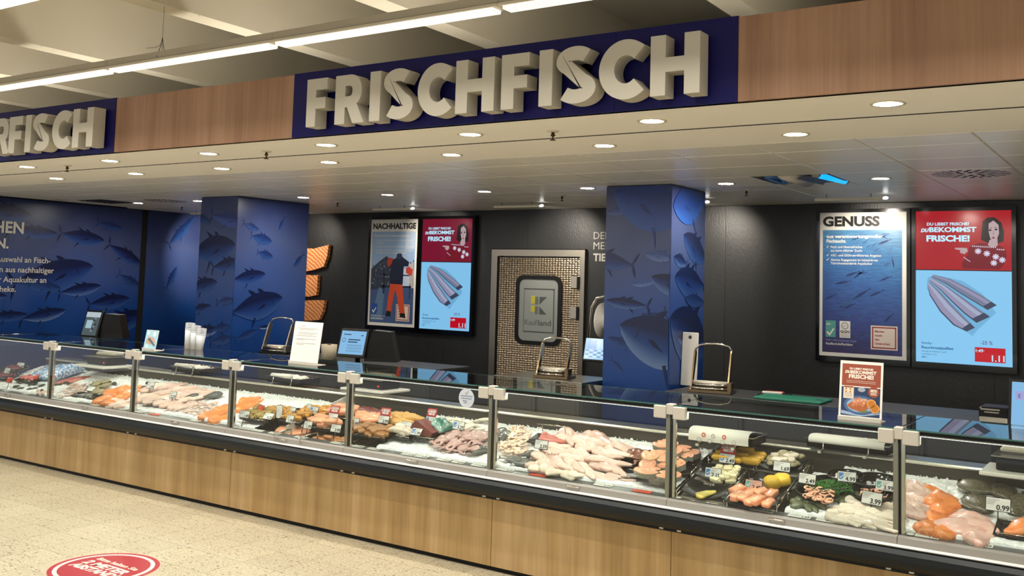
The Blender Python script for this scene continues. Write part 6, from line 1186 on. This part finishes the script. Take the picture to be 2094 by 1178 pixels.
def pr_blue(m, M, w, h):
    m.rect(0, 0, w, h, pr('ice_blue', '#9cc4d8'), M); m.poly([(.1 * w, .3 * h), (.5 * w, .2 * h), (.9 * w, .35 * h), (.7 * w, .62 * h), (.25 * w, .66 * h)], pr('crab', '#b79a86'), M, .0006); m.poly([(.2 * w, .5 * h), (.85 * w, .12 * h), (.92 * w, .2 * h), (.4 * w, .58 * h)], pr('fish_grey', '#59636b'), M, .001); m.disc(.72 * w, .80 * h, .02, pr('sheet', '#e2dfd8'), M, .0008, 14); m.disc(.2 * w, .85 * h, .014, pr('sheet', '#e2dfd8'), M, .0008, 12); m.disc(.25 * w, .12 * h, .015, pr('sheet', '#e2dfd8'), M, .0008, 12)
notice(3.10, .20, .30, .325, 'white notice with rows of small print standing on the glass', pr_letter); notice(7.277, .14, .222, .312, 'brick red notice with a plated fish dish standing on the glass', pr_red); notice(1.355, .09, .165, .175, 'small light blue leaflet stand with a fish picture', pr_blue, lean=10)
# round sticker on the front glass
x, z = 4.798, 1.081; t = thing('round_sticker', 'round white sticker with a grey tick on the front glass', 'sticker', (x, .0172, z)); m = MB(); M = uv(0, 0, 0); m.disc(0, 0, .063, pr('sticker_white', '#c3cad6'), M, 0, 28); tick(m, -.012, .02, .03, GREYP, M, .0005)
for i, (a, b) in enumerate(((.048, .010), (.044, -.006), (.030, -.022), (.022, -.034))): m.rect(-a, b, a * (1 if i < 2 else .2), b + .007, pr('sticker_ink', '#7d8aa4'), M, .0005)
m.build('disc', t)
# red floor sticker
t = thing('floor_sticker', 'round red floor sticker asking for two metres of distance', 'sticker', (3.10, -1.42, .0004)); m = MB(); W2 = pr('sticker_cream', '#e6d6c4'); RF = pr('sticker_red', '#9c2a34', .4)
m.disc(0, 0, .335, pr('sticker_pink', '#d9a79a'), None, 0, 48); m.disc(0, 0, .328, RF, None, .0004, 48); m.disc(0, 0, .298, W2, None, .0008, 48); m.disc(0, 0, .272, RF, None, .0012, 48)
m.text('Bitte halten Sie', 0, .075, .042, W2, None, .0016, bold=.02, al='c', wid=.40); m.text('2 METER', 0, -.02, .066, W2, None, .0016, bold=.04, al='c', wid=.42, shear=.15); m.text('ABSTAND!', 0, -.105, .066, W2, None, .0016, bold=.04, al='c', wid=.44, shear=.15); m.build('print', t)
# ------------------------------------------------------------ staff side furniture behind the counter
def cabinet(x0, x1, y0, y1, h, m, top, label, doors):
    t = thing('back_cabinet', label, 'cabinet', (x0, y0, 0)); w = x1 - x0
    MB().box(0, w, .02, y1 - y0, .08, h - .03, m).box(.02, w - .02, .05, y1 - y0, 0, .08, BLACKM).build('body', t); MB().box(-.01, w + .01, -.01, y1 - y0, h - .03, h, top, c=.004).build('worktop', t)
    for i in range(doors): a, b = w * i / doors + .012, w * (i + 1) / doors - .012; d = MB().box(a, b, .0, .02, .12, h - .13, m, c=.004).build('door', t); MB().box(a + .03, b - .03, -.006, 0, .16, h - .17, m, c=.003).build('door_panel', d); MB().box(a + .02, b - .02, -.012, .0, h - .125, h - .105, STEEL_D).build('handle', d)
    return t
DSTEEL = mat('cabinet_steel', '#6f6a60', rough=.4, metal=.7)
cabinet(3.72, 4.585, 1.9, 2.5, 1.035, DSTEEL, STEEL, 'stainless back cabinet with two doors below the steel door', 2)
cabinet(.7, 3.0, 1.9, 2.5, 1.025, DARKP, DARKP, 'dark back cabinet left of the fisherman poster', 4); cabinet(5.35, 7.9, 1.9, 2.5, 1.035, DARKP, DARKP, 'dark back cabinet right of the right pillar', 4)
# film wrapping stands
FRM = mat('stand_bronze', '#7b6a52', rough=.25, metal=.9)
def wrap_stand(x, y, z, label, dark=False, yaw=0, s=1.0):
    t = thing('wrapping_stand', label, 'wrapping stand', (x, y, z), (0, 0, R(yaw)), 'film wrapping stands'); m1 = STEEL_D if dark else FRM; ch = CHROME; w = .13 * s
    MB().box(-w - .02, w + .03, -.12, .12, 0, .025, BLACKM if dark else m1, c=.004).build('base', t)
    for sx in (-1, 1): MB().add([(sx * w + a, b, c) for a in (-.006, .006) for b, c in ((-.10, .02), (-.05, .02), (.06, .22 * s), (.08, .27 * s), (.05, .30 * s), (.02, .28 * s))], [(0, 1, 2, 3, 4, 5), (11, 10, 9, 8, 7, 6)] + [(i, (i + 1) % 6 + 0, (i + 1) % 6 + 6, i + 6) for i in range(6)], m1).build('side_arm', t)
    MB().tube([(-w, .05, .29 * s), (-w * .85, .06, .325 * s), (-w * .4, .06, .338 * s), (0, .06, .34 * s), (w * .4, .06, .338 * s), (w * .85, .06, .325 * s), (w, .05, .29 * s)], .009, ch, 8).build('handle', t)
    MB().cyl((-w, -.07, .06), (w, -.07, .06), .012, ch, 10).cyl((-w, -.095, .035), (w, -.095, .035), .009, ch, 8).build('roller', t); MB().cyl((-w + .01, .0, .06), (w - .01, .0, .06), .028, mat('film_roll', '#c9c2b0', rough=.3), 14).build('film_roll', t)
    MB().box(w, w + .035, -.12, -.02, .02, .09, m1, c=.004).build('side_bracket', t)
wrap_stand(4.205, 2.1, 1.035, 'bronze wrapping stand in front of the steel door', yaw=12); wrap_stand(5.648, 2.1, 1.035, 'bronze wrapping stand right of the right pillar', yaw=10, s=1.1); wrap_stand(0.782, 2.1, 1.025, 'dark wrapping stand before the left pillar', True, yaw=12, s=1.1)
# things around them
t = thing('cutting_board', 'tall white cutting board leaning right of the right pillar', 'cutting board', (5.33, 2.42, 1.035)); MB().box(-.09, .05, 0, .02, 0, .44, WHITEP, Matrix.Rotation(R(-4), 4, 'X'), c=.004).build('board', t); MB().cyl((-.02, .001, .40), (-.02, .019, .40), .016, BLACKM, 10, Matrix.Rotation(R(-4), 4, 'X') @ Matrix.Translation((0, -.001, 0))).build('hang_hole', t)
t = thing('paper_cup', 'beige paper roll standing between the white notice and the blue screen', 'paper roll', (1.658, 1.96, 1.025)); MB().lathe([(0, 0), (.07, 0), (.08, .15), (.072, .15), (.064, .01), (0, .01)], mat('roll_beige', '#a69c87', rough=.7), 18).build('roll', t); MB().lathe([(.02, .152), (.02, .0), (.018, .0)], DARKP, 10).build('core', t)
t['category'] = 'paper roll'; t.name = 'paper_roll'
t = thing('green_board', 'flat green cutting board on the cabinet right of the right pillar', 'cutting board', (6.05, 1.92, 1.036)); MB().box(0, .50, 0, .30, 0, .018, mat('board_green', '#0f6a52', rough=.45), c=.004).build('board', t); MB().box(.42, .48, .13, .17, .0182, .0186, BLACKM).build('hang_hole', t)
t = thing('knife_tray', 'small dark tray of white and red handled tools beside a wrapping stand', 'tray', (5.98, 2.2, 1.036)); MB().box(0, .22, 0, .16, 0, .012, BLACKM, c=.003).build('tray', t)
for i, (c, a) in enumerate(((WHITEP, 12), (CHROME, 25), (mat('handle_red', '#a8322c', rough=.4), -8))): MB().box(0, .15, -.012, .012, 0, .016, c, Matrix.Translation((.03, .03 + .045 * i, .014)) @ Matrix.Rotation(R(a), 4, 'Z'), c=.003).build('tool', t)
# clear cups
CUP = mat('frosted_cup', '#c6cad0', rough=.25, spec=.6, sss=0); 
for i, (px, h) in enumerate(((.56, .17), (.64, .15), (.72, .13))): t = thing('cup_stack', 'stack of translucent cups by the left pillar, %s of three' % ('left', 'middle', 'right')[i], 'cup stack', (px - .04 + .02, .80, .903), (0, R(6), 0)); MB().lathe([(0, 0), (.03, 0), (.042, h), (.040, h), (.03, .01), (0, .008)], CUP, 16).build('outer_cup', t); [MB().lathe([(.0425, 0), (.045, .004), (.0425, .008)], CUP, 16).build('cup_rim', t, (0, 0, h + .012 * k)) for k in range(5)]
for ob in list(bpy.data.objects):
    if ob.name.startswith('cup_stack'): ob.location.z = GT; ob.location.y = .52; ob.location.x = ob.location.x - .56 + 1.338
# service monitor and hose reel by the pillar
t = thing('service_monitor', 'lit service screen half hidden by the right pillar', 'screen', (4.12, 3.0, 0)); 
MB().cyl((.1, .03, .0), (.1, .03, 1.12), .02, BLACKM, 10).box(-.1, .3, -.12, .18, 0, .02, BLACKM, c=.004).build('stand', t); P = Matrix.Translation((0, 0, 1.24)) @ Matrix.Rotation(R(-14), 4, 'X'); MB().box(-.14, .30, 0, .03, -.12, .11, BLACKM, P, c=.005).build('head', t); m = MB(); S = P @ uv(0, -.001, 0); m.rect(-.125, -.10, .29, .10, screen('menu', '#86bce6'), S); m.rect(-.10, 0, .0, .09, screen('menu_card', '#6d9fd8'), S, .0008); m.rect(0, .0, .28, .09, screen('menu_pale', '#a6cdec'), S, .0008)
for i in range(4):
    for j in range(9): m.rect(-.11 + .043 * j, -.02 - .02 * i, -.08 + .043 * j, -.010 - .02 * i, screen('menu_key' + str((i + j) % 2), ('#3a6a98', '#c4def0')[(i + j) % 2]), S, .0012)
m.build('display', t)
t = thing('hose_reel', 'chromed wall hose reel half hidden by the right pillar', 'hose reel', (3.503, 4.2, 1.464)); 
MB().tube([(-.10, -.02, -.26), (-.13, -.03, -.24), (-.08, -.06, .14), (-.02, -.06, .24), (.08, -.04, .27), (.25, -.04, .27)], .018, CHROME, 8).tube([(-.10, -.02, -.26), (.0, -.08, -.24), (.25, -.12, -.22)], .018, CHROME, 8).build('bracket', t)
MB().lathe([(.0, -.10), (.19, -.10), (.19, -.08), (.10, -.07), (.10, .07), (.19, .08), (.19, .10), (0, .10)], WHITEP, 20, Matrix(((0, 0, 1, .12), (0, 1, 0, .0), (1, 0, 0, 0), (0, 0, 0, 1)))).build('drum', t); MB().cyl((-.02, 0, 0), (.012, 0, 0), .06, BLACKM, 14).build('hub', t); MB().box(-.02, .2, .1, .17, -.2, .2, STEEL_D).build('wall_plate', t)
